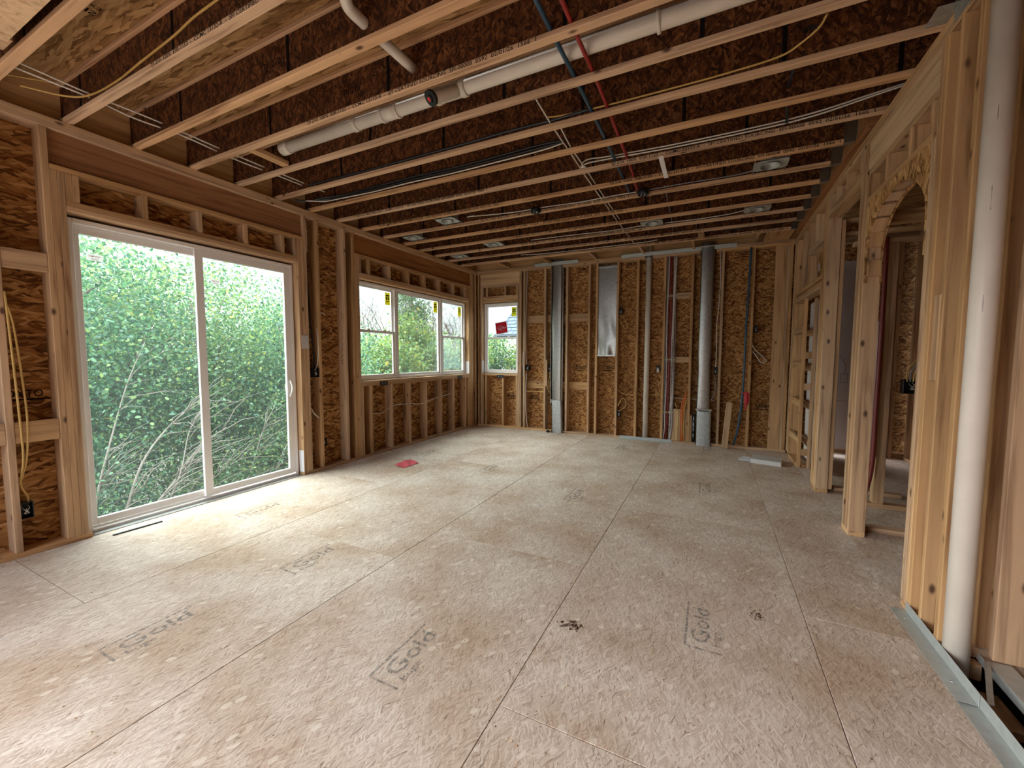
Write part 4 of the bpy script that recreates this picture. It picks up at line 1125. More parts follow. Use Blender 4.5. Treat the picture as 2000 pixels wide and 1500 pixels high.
run('cable', [(-1.96, yj(8) - .05, 3.16), (-2.2, yj(8) - .045, 3.165), (-2.5, yj(8) - .10, 3.16), (-2.75, yj(8) - .14, 3.165), (-2.80, yj(8) - .18, 3.15), (-2.70, yj(8) - .20, 3.145)], 0.006, WC, 'white cable curling from the round box towards a can light', 'cable')
run('cable', [(-0.70, yj(8) - .03, 3.165), (-0.3, yj(8) - .02, 3.172), (0.1, yj(8) - .02, 3.168), (0.35, yj(8) - .05, 3.175)], 0.0055, GC, 'grey cable along a joist right of the round black box', 'cable')
run('cable', [(-0.62, yj(11) - .06, 3.16), (-0.2, yj(11) - .03, 3.165), (0.1, yj(11) - .04, 3.17), (0.3, yj(11) - .08, 3.18)], 0.0055, WC, 'white cable between two can lights near the far wall', 'cable')
run('cable', [(-0.9, yj(11) - .06, 3.165), (-1.3, yj(11) - .04, 3.16), (-1.9, yj(11) - .06, 3.165), (-2.5, yj(11) - .10, 3.16)], 0.0055, WC, 'white cable from a can light towards the left wall', 'cable')
run('cable', [(-0.8, yj(13) - .05, 3.175), (-1.0, yj(13) - .06, 3.16), (-1.6, yj(13) - .04, 3.165), (-2.2, yj(13) - .05, 3.16), (-2.7, yj(13) - .12, 3.15), (-3.0, yj(13) - .2, 3.15)], 0.006, WC, 'white cable along the last joist before the far wall', 'cable')
run('cable', [(0.55, yj(12) + .1, 3.16), (0.2, yj(12) + .14, 3.155), (-0.1, yj(12) + .12, 3.165)], 0.02, BC, 'thick black cable hung by the far wall on the right', 'cable')
run('cable', [(0.452, 2.80, 3.19), (0.42, 3.0, 3.30), (0.40, 3.4, 3.22), (0.44, 3.75, 3.17)], 0.010, BC, 'dark cable crossing joists right of the red tube', 'cable')

# ---- round ceiling boxes
for x, y, lab in ((-1.92, yj(8) - .082, 'round black ceiling box left of the water tubes'), (-0.705, yj(8) - .082, 'round black ceiling box where the red tube ends')):
    t = empty('ceiling_box', (x, y, 3.10), lab, 'box')
    lathe('shell', t, (x, y, 3.10), [(0.036, 0.042), (0.044, 0.004), (0.052, 0.0), (0.055, 0.004), (0.055, 0.046), (0.05, 0.052), (0.0, 0.053)], M['black'], flip=True)
    lathe('liner', t, (x, y, 3.10), [(0.0, 0.04), (0.043, 0.04), (0.044, 0.004)], M['black'])
    for q in (-.02, .018): tube('wire_end', t, [(x + q, y, 3.138), (x + q + .004, y - .01, 3.108), (x + q - .006, y - .004, 3.097)], 0.003, WC, n=5)

# ---- recessed can lights
def can_light(x, y, lab):
    z = 3.135
    t = empty('recessed_light', (x, y, z), lab, 'light', 'recessed can lights in the ceiling')
    R_ = 0.075
    n = 24
    hx, hy = 0.135, 0.105
    vs, fs = [], []
    for zz in (z, z + .0015):
        for k in range(n):
            a = 2 * math.pi * k / n
            vs.append((x + R_ * math.cos(a), y + R_ * math.sin(a), zz))
        for k in range(n):
            a = 2 * math.pi * k / n
            m = max(abs(math.cos(a)) / hx, abs(math.sin(a)) / hy)
            vs.append((x + math.cos(a) / m, y + math.sin(a) / m, zz))
    for k in range(n):
        k2 = (k + 1) % n
        fs.append((k, n + k, n + k2, k2)[::-1]); fs.append((2 * n + k, 3 * n + k, 3 * n + k2, 2 * n + k2))
        fs.append((n + k, 3 * n + k, 3 * n + k2, n + k2)[::-1])
    loc = WLOC[t.name]
    mesh_obj('mounting_plate', [Vector(v) - loc for v in vs], fs, M['galv_angle'], t, loc)
    lathe('can', t, (x, y, z - 0.012), [(R_, 0.13), (R_, 0.0), (R_ + .006, 0.0), (R_ + .006, .004), (R_ + .003, .004), (R_ + .003, 0.135), (0.0, 0.135)], M['galv_dull'], flip=True)
    lathe('lamp_socket', t, (x, y, z + 0.06), [(0.0, 0.0), (0.028, 0.0), (0.028, 0.05)], M['vinyl'], 16, flip=True)
    for sx in (-1, 1):
        slab('hanger_bar', t, (x + sx * 0.125 - .004, y - 0.175, z + .002), (x + sx * 0.125 + .004, y + 0.175, z + .03), M['galv'], .0005)
    slab('wiring_box', t, (x + 0.078, y - 0.05, z + .002), (x + 0.134, y + 0.05, z + .07), M['galv_dull'], .002)
for k, x, lab in ((7, -3.08, 'can light above the middle of the triple window, nearer row'), (8, -4.0 + .03, 'can light close to the left wall, nearer row'), (11, -4.0 + .03, 'can light close to the left wall near the far corner'),
                  (10, -3.08, 'can light in the farther row, second from the left wall'), (7, 0.41, 'can light nearest the stud wall, larger and nearer one'), (10, 0.41, 'can light nearest the stud wall, farther one'), (10, -0.76, 'can light near the slim white pipe at mid ceiling')):
    can_light(x, yj(k) + 0.203, lab)

# ---- outlet boxes with wire tails
def outlet(loc, face, lab, w=0.058, h=0.095, dp=0.07, mat=None, tails=True, solid=False):
    """open plastic box; face = +x / -x / -y direction of the opening"""
    mat = mat or M['black']
    t = empty('outlet_box', loc, lab, 'box')
    f = {'+x': Vector((1, 0, 0)), '-x': Vector((-1, 0, 0)), '-y': Vector((0, -1, 0))}[face]
    s = Vector((0, 0, 1)).cross(f); u = Vector((0, 0, 1)); c = Vector(loc)
    e = 0.004
    def b(nm, a0, a1, b0, b1, d0, d1, m):
        p = c + s * a0 + u * b0 + f * d0; q = c + s * a1 + u * b1 + f * d1
        return slab(nm, t, [min(p[i], q[i]) for i in range(3)], [max(p[i], q[i]) for i in range(3)], m, .0008)
    b('back_plate', -w / 2, w / 2, -h / 2, h / 2, -dp, -dp + e, mat)
    b('side_plate', -w / 2, -w / 2 + e, -h / 2, h / 2, -dp, 0, mat); b('side_plate', w / 2 - e, w / 2, -h / 2, h / 2, -dp, 0, mat)
    b('side_plate', -w / 2, w / 2, -h / 2, -h / 2 + e, -dp, 0, mat); b('side_plate', -w / 2, w / 2, h / 2 - e, h / 2, -dp, 0, mat)
    if solid:
        b('face_plate', -w / 2 + e, w / 2 - e, -h / 2 + e, h / 2 - e, -.006, -.003, mat)  # black sheet stands in for the dark open mouth of the box
        for q in (-.03, .03): b('terminal', q - .008, q + .008, -.012, .012, -.0029, -.0005, M['galv'])
    if tails:
        for q in (-.012, .012, .0):
            tube('wire_tail', t, [c + s * q + u * .03 - f * .06, c + s * (q * 1.3) + u * .012 - f * .02, c + s * (-q) - u * .02 - f * .012, c + s * q * .5 - u * .03 - f * .03], 0.0026, M['white_cable'] if q else M['silver'], n=5, k=4)
    return t
outlet((-4.315, 1.018, 0.325), '+x', 'black outlet box low on the wall left of the glass door', 0.062, 0.115, mat=M['black'])
outlet((-4.312, 3.398, 1.215), '+x', 'black switch box on the stud right of the glass door', 0.07, 0.105)
outlet((-4.330, 3.508, 0.34), '+x', 'small dark outlet box low right of the glass door', 0.05, 0.10)
outlet((-4.300, 4.515, 1.022), '+x', 'dark box set in the window sill at its near end', 0.15, 0.06, 0.009, None, False, True)
outlet((-4.300, 6.52, 1.022), '+x', 'dark box set in the window sill at its far end', 0.15, 0.06, 0.009, None, False, True)
outlet((-3.78, 7.160, 1.022), '-y', 'dark box set in the sill below the small corner window', 0.15, 0.06, 0.009, None, False, True)
outlet((-3.20, 7.166, 1.20), '-y', 'black switch box beside the small corner window', 0.085, 0.10)
outlet((-2.745, 7.166, 1.20), '-y', 'black switch box against the narrow metal duct', 0.05, 0.10)
outlet((-1.445, 7.166, 0.42), '-y', 'low outlet box right of the shiny panel bay', 0.055, 0.10)
outlet((-1.446, 7.166, 2.20), '-y', 'high outlet box right of the shiny panel', 0.05, 0.11)
outlet((-0.81, 7.166, 1.225), '-y', 'outlet box with pale cover left of the bundle of risers', 0.05, 0.11)
outlet((0.045, 7.166, 1.20), '-y', 'dark switch box right of the wide duct', 0.05, 0.12)
outlet((0.57, 7.166, 1.84), '-y', 'dark box high beside the dark blue tube', 0.05, 0.11)
o = empty('outlet_cover', (-0.81, 7.158, 1.19), 'small white plate on the outlet box left of the risers', 'cover')
lathe('plate', o, (-0.81, 7.158, 1.16), [(0.0, 0), (0.02, 0), (0.02, .06), (0.012, .075), (0, .08)], M['sticker'], 10, flip=True)
t = outlet((1.63, 4.885, 1.155), '-y', 'wide black box full of cables seen through the arch', 0.13, 0.13, 0.08)
for i in range(6):
    x = 1.58 + 0.02 * i
    tube('feed_cable', t, [(x, 4.86, 1.20), (x + .01 * i, 4.87, 1.30), (1.66 + 0.03 * i, 4.89, 1.42 + .015 * i)], 0.006, GC if i % 2 else M['yellow_cable'], n=5)
outlet((1.735, 7.498, 1.11), '-y', 'grey box on the pale hall wallboard', 0.085, 0.13, 0.01, M['grey_box'], False)
o = tag(piece('note_pad', None, (-4.309, 3.205, 1.505), (-4.304, 3.295, 1.66), M['card_grey'], .001), 'small pinkish card nailed to the post right of the door', 'card')

# ---- wall cables
run('cable', [(-4.30, 0.998, 1.75), (-4.305, 1.02, 1.60), (-4.32, 1.045, 1.2), (-4.315, 1.05, 0.95), (-4.32, 1.035, 0.70), (-4.33, 1.005, 0.55)], 0.0062, M['yellow_cable'], 'yellow cable hanging along the first stud, outer strand', 'cable')
run('cable', [(-4.30, 0.990, 1.85), (-4.302, 1.000, 1.5), (-4.31, 1.014, 1.0), (-4.315, 1.018, 0.7), (-4.33, 1.0, 0.52), (-4.34, 1.03, 0.42), (-4.34, 1.03, 0.38)], 0.0062, M['yellow_cable'], 'yellow cable hanging along the first stud into the low box', 'cable')
run('cable', [(-4.38, 3.36, 3.03), (-4.37, 3.35, 2.5), (-4.37, 3.37, 1.9), (-4.36, 3.40, 1.5), (-4.355, 3.395, 1.27)], 0.010, BC, 'black cable dropping into the switch box right of the door', 'cable')
run('cable', [(-4.33, 3.322, 3.0), (-4.325, 3.325, 2.75), (-4.35, 3.318, 2.5)], 0.005, WC, 'short white cable end at the top of the post right of the door', 'cable')
run('cable', [(-4.33, 3.43, 1.75), (-4.318, 3.435, 1.55), (-4.33, 3.43, 1.35), (-4.34, 3.40, 1.25)], 0.0055, WC, 'white cable above the switch box right of the door', 'cable')
run('cable', [(-4.34, 3.32, 0.80), (-4.33, 3.36, 0.72), (-4.32, 3.42, 0.66)], 0.006, WC, 'white cable tail below the switch box right of the door', 'cable')
run('cable', [(-4.38, 3.52, 0.73), (-4.36, 3.65, 0.74), (-4.36, 3.83, 0.75)], 0.006, M['yellow_cable'], 'pale cable crossing the bay right of the door', 'cable')
run('cable', [(-4.39, 3.52, 1.93), (-4.38, 3.56, 1.955), (-4.39, 3.60, 1.925)], 0.006, WC, 'small white cable curl on strand board right of the door', 'cable')
run('cable', [(-4.37, 4.34, 0.60), (-4.35, 4.50, 0.58), (-4.36, 4.75, 0.66), (-4.36, 5.10, 0.66), (-4.35, 5.45, 0.63), (-4.36, 5.80, 0.68), (-4.35, 6.2, 0.72), (-4.36, 6.3, 0.74)], 0.006, WC, 'pale cable threaded through the studs under the triple window', 'cable')
for pts, m, lab in (
    ([(-3.21, 7.19, 3.04), (-3.225, 7.19, 2.6), (-3.24, 7.185, 2.0), (-3.235, 7.19, 1.5), (-3.21, 7.18, 1.28)], WC, 'white cable dropping to the switch box beside the corner window'),
    ([(-3.27, 7.155, 1.50), (-3.28, 7.15, 1.3), (-3.265, 7.15, 1.15), (-3.275, 7.155, 1.05)], WC, 'loose white cable on the stud beside the corner window'),
    ([(-3.22, 7.19, 1.10), (-3.235, 7.18, .6), (-3.21, 7.17, 0.25), (-3.18, 7.165, 0.05)], WC, 'white cable running to the floor beside the corner window'),
    ([(-3.245, 7.2, 0.75), (-3.0, 7.2, 0.752), (-2.86, 7.2, 0.75)], M['yellow_cable'], 'pale cable across the bay beside the corner window'),
    ([(-3.66, 7.23, 0.70), (-3.55, 7.22, 0.73), (-3.45, 7.22, 0.78)], M['yellow_cable'], 'pale cable under the corner window'),
    ([(-2.74, 7.19, 1.14), (-2.75, 7.19, 1.0), (-2.80, 7.18, 0.93), (-2.76, 7.17, 0.80), (-2.71, 7.16, 0.74)], M['yellow_cable'], 'pale cable loop at the narrow duct'),
    ([(-1.45, 7.17, 2.14), (-1.40, 7.165, 2.08), (-1.33, 7.16, 1.99), (-1.33, 7.16, 1.92), (-1.37, 7.16, 1.90), (-1.42, 7.165, 1.98), (-1.46, 7.17, 2.06)], YC, 'cable loop hanging from the high outlet box'),
    ([(-1.45, 7.17, 0.47), (-1.40, 7.16, 0.50), (-1.33, 7.155, 0.56), (-1.33, 7.155, 0.66), (-1.38, 7.16, 0.70), (-1.43, 7.165, 0.62), (-1.46, 7.17, 0.56)], YC, 'cable loop standing above the low outlet box'),
    ([(-1.47, 7.2, 0.86), (-1.42, 7.19, 0.80), (-1.33, 7.19, 0.765), (-1.15, 7.19, 0.775), (-0.95, 7.25, 0.78), (-0.80, 7.19, 0.77), (-0.74, 7.19, 0.76)], M['yellow_cable'], 'pale cable crossing bays behind the slim white pipe'),
    ([(-0.72, 7.245, 0.75), (-0.5, 7.25, 0.74), (-0.3, 7.25, 0.73), (-0.1, 7.28, 0.73), (0.05, 7.25, 0.72)], WC, 'pale cable passing behind the bundle of risers'),
    ([(-0.79, 7.19, 1.14), (-0.76, 7.18, 1.02), (-0.80, 7.18, 0.95), (-0.77, 7.18, 0.86), (-0.83, 7.18, 0.80), (-0.90, 7.185, 0.77)], M['yellow_cable'], 'tangled pale cable under the covered outlet box'),
    ([(0.055, 7.19, 3.04), (0.07, 7.185, 2.6), (0.06, 7.18, 2.2), (0.04, 7.18, 1.9), (0.05, 7.18, 1.5), (0.045, 7.175, 1.26)], WC, 'white cable bowing down beside the wide duct'),
    ([(0.03, 7.19, 1.12), (0.055, 7.185, 0.95), (0.03, 7.18, 0.80), (0.0, 7.18, 0.74)], GC, 'grey cable tail below the switch box by the wide duct'),
    ([(0.53, 7.175, 1.60), (0.58, 7.165, 1.52), (0.68, 7.16, 1.42), (0.72, 7.16, 1.36), (0.66, 7.16, 1.33), (0.60, 7.165, 1.42), (0.545, 7.175, 1.50)], WC, 'white cable loop right of the dark blue tube'),
    ([(1.66, 7.47, 1.45), (1.70, 7.46, 1.38), (1.74, 7.47, 1.28), (1.735, 7.485, 1.18)], GC, 'grey cable above the hall wall box'),
    ([(1.30, 5.9, 2.95), (1.22, 5.75, 2.75), (1.18, 5.66, 2.55)], WC, 'white cable slanting in the hall behind the middle opening')):
    run('cable', pts, 0.0058, m, lab, 'cable')
# bundle of risers
cols = [GC, WC, M['dkred'], M['red'], M['dkred'], WC, WC, GC]
names = ['grey cable, first from the left of the riser bundle', 'white cable, second from the left of the riser bundle', 'dark red tube, third from the left of the riser bundle', 'red tube in the middle of the riser bundle',
         'dark red tube just right of the red riser', 'white cable right of the red risers', 'second white cable right of the red risers', 'grey cable, last on the right of the riser bundle']
for i in range(8):
    x = -0.705 + 0.020 * i
    ph = i * 1.3
    pts = [(x + 0.006 * math.sin(ph + q), 7.185 + 0.004 * math.cos(ph + q * 2), z) for q, z in enumerate((3.04, 2.7, 2.41, 2.0, 1.7, 1.37, 1.0, 0.75))]
    pts += [(x - 0.004, 7.185, 0.52), (x - 0.01 + 0.01 * math.sin(ph), 7.185, 0.25), (x - 0.02 + .012 * math.cos(ph), 7.19, 0.04)]
    run('riser_cable', pts, 0.0075, cols[i], names[i], 'cable', 'cables rising in one stud bay', k=4, n=6)
for z in (2.408, 1.373, 0.50):
    t = empty('cable_clips', (-0.63, 7.172, z), 'row of small clips holding the riser bundle at %s' % {2.408: 'the upper block', 1.373: 'the middle block', 0.50: 'its foot'}[z], 'clip')
    for i in range(8):
        slab('clip', t, (-0.711 + .02 * i, 7.171, z - .012), (-0.699 + .02 * i, 7.176, z + .012), M['sticker'] if i % 3 else M['yellow_label'], .001)
for i in range(4):
    x = -0.44 + 0.018 * i
    run('riser_cable', [(-0.355 + .004 * i, 7.17, 0.86 - .05 * i), (x + .02, 7.165, 0.70), (x, 7.165, 0.50), (x + .012 * math.sin(i * 2), 7.168, 0.25), (x + .01, 7.18, 0.04)], 0.0075, M['orange'] if i != 3 else M['yellow_cable'],
        ['orange tube nearest the risers', 'second orange tube from the risers', 'third orange tube from the risers', 'yellowish tube right of the orange ones'][i] + ' at the far wall foot', 'cable', 'orange tubes at the far wall', k=4, n=6)
run('riser_cable', [(-0.535, 7.165, 0.66), (-0.50, 7.16, 0.58), (-0.475, 7.16, 0.45), (-0.485, 7.165, 0.2), (-0.48, 7.18, 0.04)], 0.007, YC, 'pale cable bowing left of the orange tubes', 'cable', k=4, n=6)
t = empty('pipe_offcut', (-0.245, 7.18, 0), 'short dark pipe offcut with white marks standing beside the wide duct', 'pipe')
cyl('pipe', t, (-0.245, 7.17, 0.04), (-0.245, 7.18, 0.50), 0.018, M['black'], 12)
for z in (0.12, 0.22, 0.30, 0.40): flat_quads('print', t, [[(-0.25, 7.1505, z), (-0.24, 7.1505, z), (-0.24, 7.1512, z + .06), (-0.25, 7.1512, z + .06)]], M['sticker'])

# ---- loose things
o = piece('offcut_board', None, (-0.042, -0.019, 0.0), (0.042, 0.019, 0.715), LUM)
lean = Matrix.Rotation(math.radians(4), 4, 'Y') @ Matrix.Rotation(math.radians(-6.5), 4, 'X')
o.matrix_world = Matrix.Translation((0.207, 7.068, 0.004)) @ lean @ Matrix.Translation((0, 0, 0.3575))
tag(o, 'short pale offcut board leaning on the far wall', 'board')
t = empty('tool_offcut', (-2.735, 7.10, 0), 'small black plug lying at the foot of the narrow duct', 'plug')
lathe('body', t, (-2.735, 7.10, 0.0), [(0.0, 0.0), (0.03, 0.0), (0.034, 0.01), (0.03, 0.035), (0.016, 0.045), (0.0, 0.046)], M['black'], 14, flip=True)
tube('tail', t, [(-2.71, 7.10, 0.02), (-2.67, 7.09, 0.02), (-2.64, 7.09, 0.012)], 0.008, M['black'], n=6)
# red paper: creased sheet
vs, fs = [], []
for i in range(7):
    for k in range(4):
        u, v = i / 6, k / 3
        z = 0.004 + 0.035 * (1 - v) * (0.4 + 0.6 * math.sin(u * 2.6)) * (1 if k < 3 else 0) + 0.006 * math.sin(i * 2.1 + k)
        vs.append((-3.64 + 0.16 * v + 0.02 * u, 3.99 + 0.28 * u - 0.03 * v, max(0.002, z)))
for i in range(6):
    for k in range(3): fs.append((i * 4 + k, (i + 1) * 4 + k, (i + 1) * 4 + k + 1, i * 4 + k + 1)[::-1])
o = mesh_obj('red_paper', [Vector(v) - Vector((-3.56, 4.1, 0)) for v in vs], fs, M['red_sign'], None, (-3.56, 4.1, 0))
sm = o.modifiers.new('thick', 'SOLIDIFY'); sm.thickness = 0.002
tag(o, 'crumpled red card lying on the floor near the left wall', 'paper')
t = empty('cardboard_box', (0.70, 6.35, 0), 'flat pale grey carton lying on the floor by the framed niche', 'box')
poly = [(0.475, 6.58), (0.79, 6.13 + .07), (0.90, 6.53), (0.575, 6.60)]
poly = [(0.50, 6.28), (0.84, 6.20), (0.885, 6.50), (0.55, 6.58)]
prism('carton', t, poly, 0.0, 0.055, 'z', M['card_grey'])
t2 = empty('paper_leaflet', (0.45, 6.40, 0), 'folded white leaflets sticking out from the grey carton', 'paper')
prism('leaf', t2, [(0.39, 6.36), (0.497, 6.33), (0.545, 6.54), (0.44, 6.60)], 0.001, 0.012, 'z', M['paper'])
o2 = prism('leaf', t2, [(0.36, 6.30), (0.495, 6.30), (0.51, 6.42), (0.38, 6.44)], 0.0125, 0.022, 'z', M['paper'])
o = piece('seal_strip', None, (-4.202, 1.42, 0.001), (-4.184, 1.735, 0.009), M['black'], .001)
o.rotation_euler = (Euler((0, 0, math.radians(-3))).to_matrix() @ o.rotation_euler.to_matrix()).to_euler()
tag(o, 'thin black seal strip lying on the floor before the glass door', 'strip')
# mud crumbs and sawdust
def crumbs(nm, cx, cy, sx, sy, n, s, mat, lab):
    vs, fs = [], []
    r = random.Random(hash(nm) % 999 if False else len(nm) * 31 + n)
    for i in range(n):
        x = max(-2.2, min(2.2, r.gauss(0, sx / 1.6) * 1.6)); y = max(-2.4, min(3.6, r.gauss(0, sy))); q = s * r.uniform(0.4, 1.3); a = r.uniform(0, 6.28); h = q * r.uniform(.3, .7)
        b = len(vs)
        for k in range(3):
            ang = a + k * 2.1 + r.uniform(-.4, .4)
            vs.append((x + q * math.cos(ang), y + q * math.sin(ang), 0.0006))
        vs.append((x + r.uniform(-.3, .3) * q, y + r.uniform(-.3, .3) * q, h))
        fs += [(b, b + 1, b + 3), (b + 1, b + 2, b + 3), (b + 2, b, b + 3), (b, b + 2, b + 1)]
    o = mesh_obj(nm, vs, fs, mat, None, (cx, cy, 0.0))
    return tag(o, lab, 'dirt', None, 'stuff')
crumbs('mud_crumbs', -0.63, 1.99, 0.03, 0.02, 45, 0.011, M['mud'], 'dark mud crumbs on the floor beside the middle joint')
crumbs('mud_crumbs', 0.27, 2.53, 0.02, 0.025, 40, 0.007, M['mud'], 'brown muddy patch on the floor right of the stamp')
crumbs('sawdust_flakes', -1.7, 3.0, 1.2, 1.3, 420, 0.006, M['lvl_light'], 'pale sawdust flakes scattered over the floor')
crumbs('dirt_specks', -1.2, 2.8, 1.4, 1.3, 330, 0.004, M['mud'], 'small dark specks scattered over the floor')
# red card in the corner window
t = empty('window_card', (-3.80, 7.262, 1.86), 'red card with white lettering hung askew in the corner window', 'sign')
cx, cz, yy_ = -3.815, 1.99, 7.285
ca, sa = math.cos(math.radians(8)), math.sin(math.radians(8))
def rc(u, v, d=0.0): return (cx + u * ca - v * sa, yy_ - d, cz + u * sa + v * ca)
def card(nm, w, h, d, mat, thick=.002):
    vs = [rc(-w, -h, d), rc(w, -h, d), rc(w, h, d), rc(-w, h, d), rc(-w, -h, d + thick), rc(w, -h, d + thick), rc(w, h, d + thick), rc(-w, h, d + thick)]
    return mesh_obj(nm, [Vector(v) - WLOC[t.name] for v in vs], [(0, 1, 2, 3), (7, 6, 5, 4), (0, 4, 5, 1), (1, 5, 6, 2), (2, 6, 7, 3), (3, 7, 4, 0)], mat, t, WLOC[t.name])
card('border', 0.135, 0.122, 0.0, M['sticker']); card('face', 0.122, 0.108, 0.003, M['red_card'])
tubes('emblem', t, [([rc(0.06 * math.cos(a) - .02, 0.035 * math.sin(a) + .005, .0062) for a in np.linspace(0.3, 5.6, 20)], .0035),
                    ([rc(-0.07 + 0.14 * q, 0.012 * math.sin(q * 22) - .002, .0062) for q in np.linspace(0, 1, 26)], .0035),
                    ([rc(0.03 + 0.07 * q, -0.012 + .01 * math.sin(q * 9), .0062) for q in np.linspace(0, 1, 8)], .004),
                    ([rc(-0.08 + 0.15 * q, -0.055 + .01 * math.sin(q * 12), .0062) for q in np.linspace(0, 1, 12)], .002)], M['sticker'], 5, WLOC[t.name])

# ================================================================== OUTDOORS
GZ = -2.6
g = slab('ground', None, (-70, -30, GZ - 0.3), (40, 90, GZ), M['earth']); tag(g, kind='structure')

def leaves(name, parent, centers, spread, per, size, mat, up=0.5):
    """loose leaves as single diamond faces, scattered round cluster centres"""
    cen = np.asarray(centers, dtype=np.float64)
    n = len(cen) * per
    p = np.repeat(cen, per, axis=0) + rng.normal(0, 1, (n, 3)) * np.asarray(spread)
    nrm = rng.normal(0, 1, (n, 3)); nrm[:, 2] += up
    nrm /= np.linalg.norm(nrm, axis=1)[:, None]
    t = rng.normal(0, 1, (n, 3)); t[:, 2] -= 0.5
    t -= nrm * (t * nrm).sum(1)[:, None]; t /= np.linalg.norm(t, axis=1)[:, None] + 1e-9
    w = np.cross(nrm, t)
    s = (size * rng.uniform(0.6, 1.35, n))[:, None]
    q = np.empty((n, 6, 3))
    for i, (a, w_, h) in enumerate(((-.5, 0, 0), (-.2, .27, .05), (.18, .23, .05), (.5, 0, -.04), (.18, -.23, .05), (-.2, -.27, .05))):
        q[:, i] = p + t * s * a + w * s * w_ + nrm * s * h
    loc = np.array(WLOC[parent.name])
    q -= loc
    me = bpy.data.meshes.new(name)
    me.vertices.add(n * 6); me.loops.add(n * 6); me.polygons.add(n)
    me.vertices.foreach_set('co', q.reshape(-1).astype(np.float32))
    me.loops.foreach_set('vertex_index', np.arange(n * 6, dtype=np.int32))
    me.polygons.foreach_set('loop_start', np.arange(0, n * 6, 6, dtype=np.int32))
    me.update(calc_edges=True)
    me.materials.append(mat)
    o = bpy.data.objects.new(name, me)
    link(o, parent, loc)
    o['kind'] = 'stuff'
    return o

def branch_path(a, b, sag, wob, n=7):
    a, b = Vector(a), Vector(b)
    pts = []
    for i in range(n):
        u = i / (n - 1)
        p = a.lerp(b, u) + Vector((random.uniform(-wob, wob), random.uniform(-wob, wob), sag * math.sin(math.pi * u) + random.uniform(-wob, wob) * .5)) * (0 if i in (0, n - 1) else 1)
        pts.append(p)
    return pts

def taper(pts, r0, r1): return list(np.linspace(r0, r1, len(pts)))

def tree(name, x, y, h, rx, rz, mat, label, ncl, per, size, cz=0.62, trunk=0.09, clump=0.34, nbr=12, group=None):
    t = empty(name, (x, y, GZ), label, 'tree', group)
    top = Vector((x + random.uniform(-.3, .3), y + random.uniform(-.3, .3), GZ + h * 0.86))
    tp = branch_path((x, y, GZ), top, 0, 0.12, 8)
    tubes('trunk', t, [(tp, taper(tp, trunk, trunk * .25))], M['bark'], 8, (x, y, GZ))
    c = Vector((x, y, GZ + h * cz))
    cen = []
    while len(cen) < ncl:
        d = Vector((random.gauss(0, 1), random.gauss(0, 1), random.gauss(0, 1))).normalized()
        r = random.random() ** 0.45
        p = c + Vector((d.x * rx * r, d.y * rx * r, d.z * rz * r))
        if p.z > GZ + 0.15: cen.append(p)
    br = []
    for i in range(nbr):
        e = random.choice(cen); s = tp[min(7, 1 + int(6 * random.random()))]
        b = branch_path(s, e, 0.15, 0.10, 6)
        br.append((b, taper(b, trunk * .38, trunk * .07)))
    tubes('branches', t, br, M['bark'], 5, (x, y, GZ))
    leaves('foliage', t, cen, (clump, clump, clump * .7), per, size, mat)
    return t

# dense thicket close to the glass door
TH = 'thicket trees outside the glass door'
tree('broadleaf_tree', -8.3, 2.6, 5.7, 1.55, 2.3, M['leaf_deep'], 'dark green leafy tree filling the left pane of the glass door', 270, 120, 0.058, 0.60, group=TH)
tree('broadleaf_tree', -8.9, 4.3, 5.9, 1.7, 2.4, M['leaf_mid'], 'mid green tree behind the meeting stile of the glass door', 300, 120, 0.060, 0.60, group=TH)
tree('broadleaf_tree', -8.2, 6.0, 5.3, 1.6, 2.1, M['leaf_deep'], 'dark green tree filling the right pane of the glass door', 300, 120, 0.060, 0.58, group=TH)
tree('broadleaf_tree', -11.6, 3.4, 6.9, 2.0, 2.5, M['leaf_mid'], 'tall pale tree rising behind the thicket in the left door pane', 230, 90, 0.080, 0.62, group=TH)
tree('broadleaf_tree', -11.9, 8.2, 6.4, 2.0, 2.4, M['leaf_mid'], 'tall pale tree rising behind the thicket in the right door pane', 230, 90, 0.080, 0.62, group=TH)
tree('leafy_shrub', -6.9, 4.9, 3.3, 0.95, 1.15, M['leaf_mid'], 'low bright shrub close outside the right door pane', 130, 110, 0.050, 0.66, 0.04, 0.22, group=TH)
tree('leafy_shrub', -7.0, 3.6, 2.6, 0.9, 0.9, M['leaf_mid'], 'low shrub close outside the middle of the glass door', 90, 110, 0.050, 0.6, 0.04, 0.22, group=TH)
tree('leafy_shrub', -6.9, 6.1, 2.9, 0.9, 1.0, M['leaf_deep'], 'low shrub outside the latch side of the glass door', 110, 110, 0.050, 0.6, 0.04, 0.22, group=TH)
tree('leafy_shrub', -7.3, 1.9, 3.2, 0.9, 1.0, M['leaf_deep'], 'low dark shrub outside the hinge side of the glass door', 110, 110, 0.050, 0.6, 0.04, 0.22, group=TH)
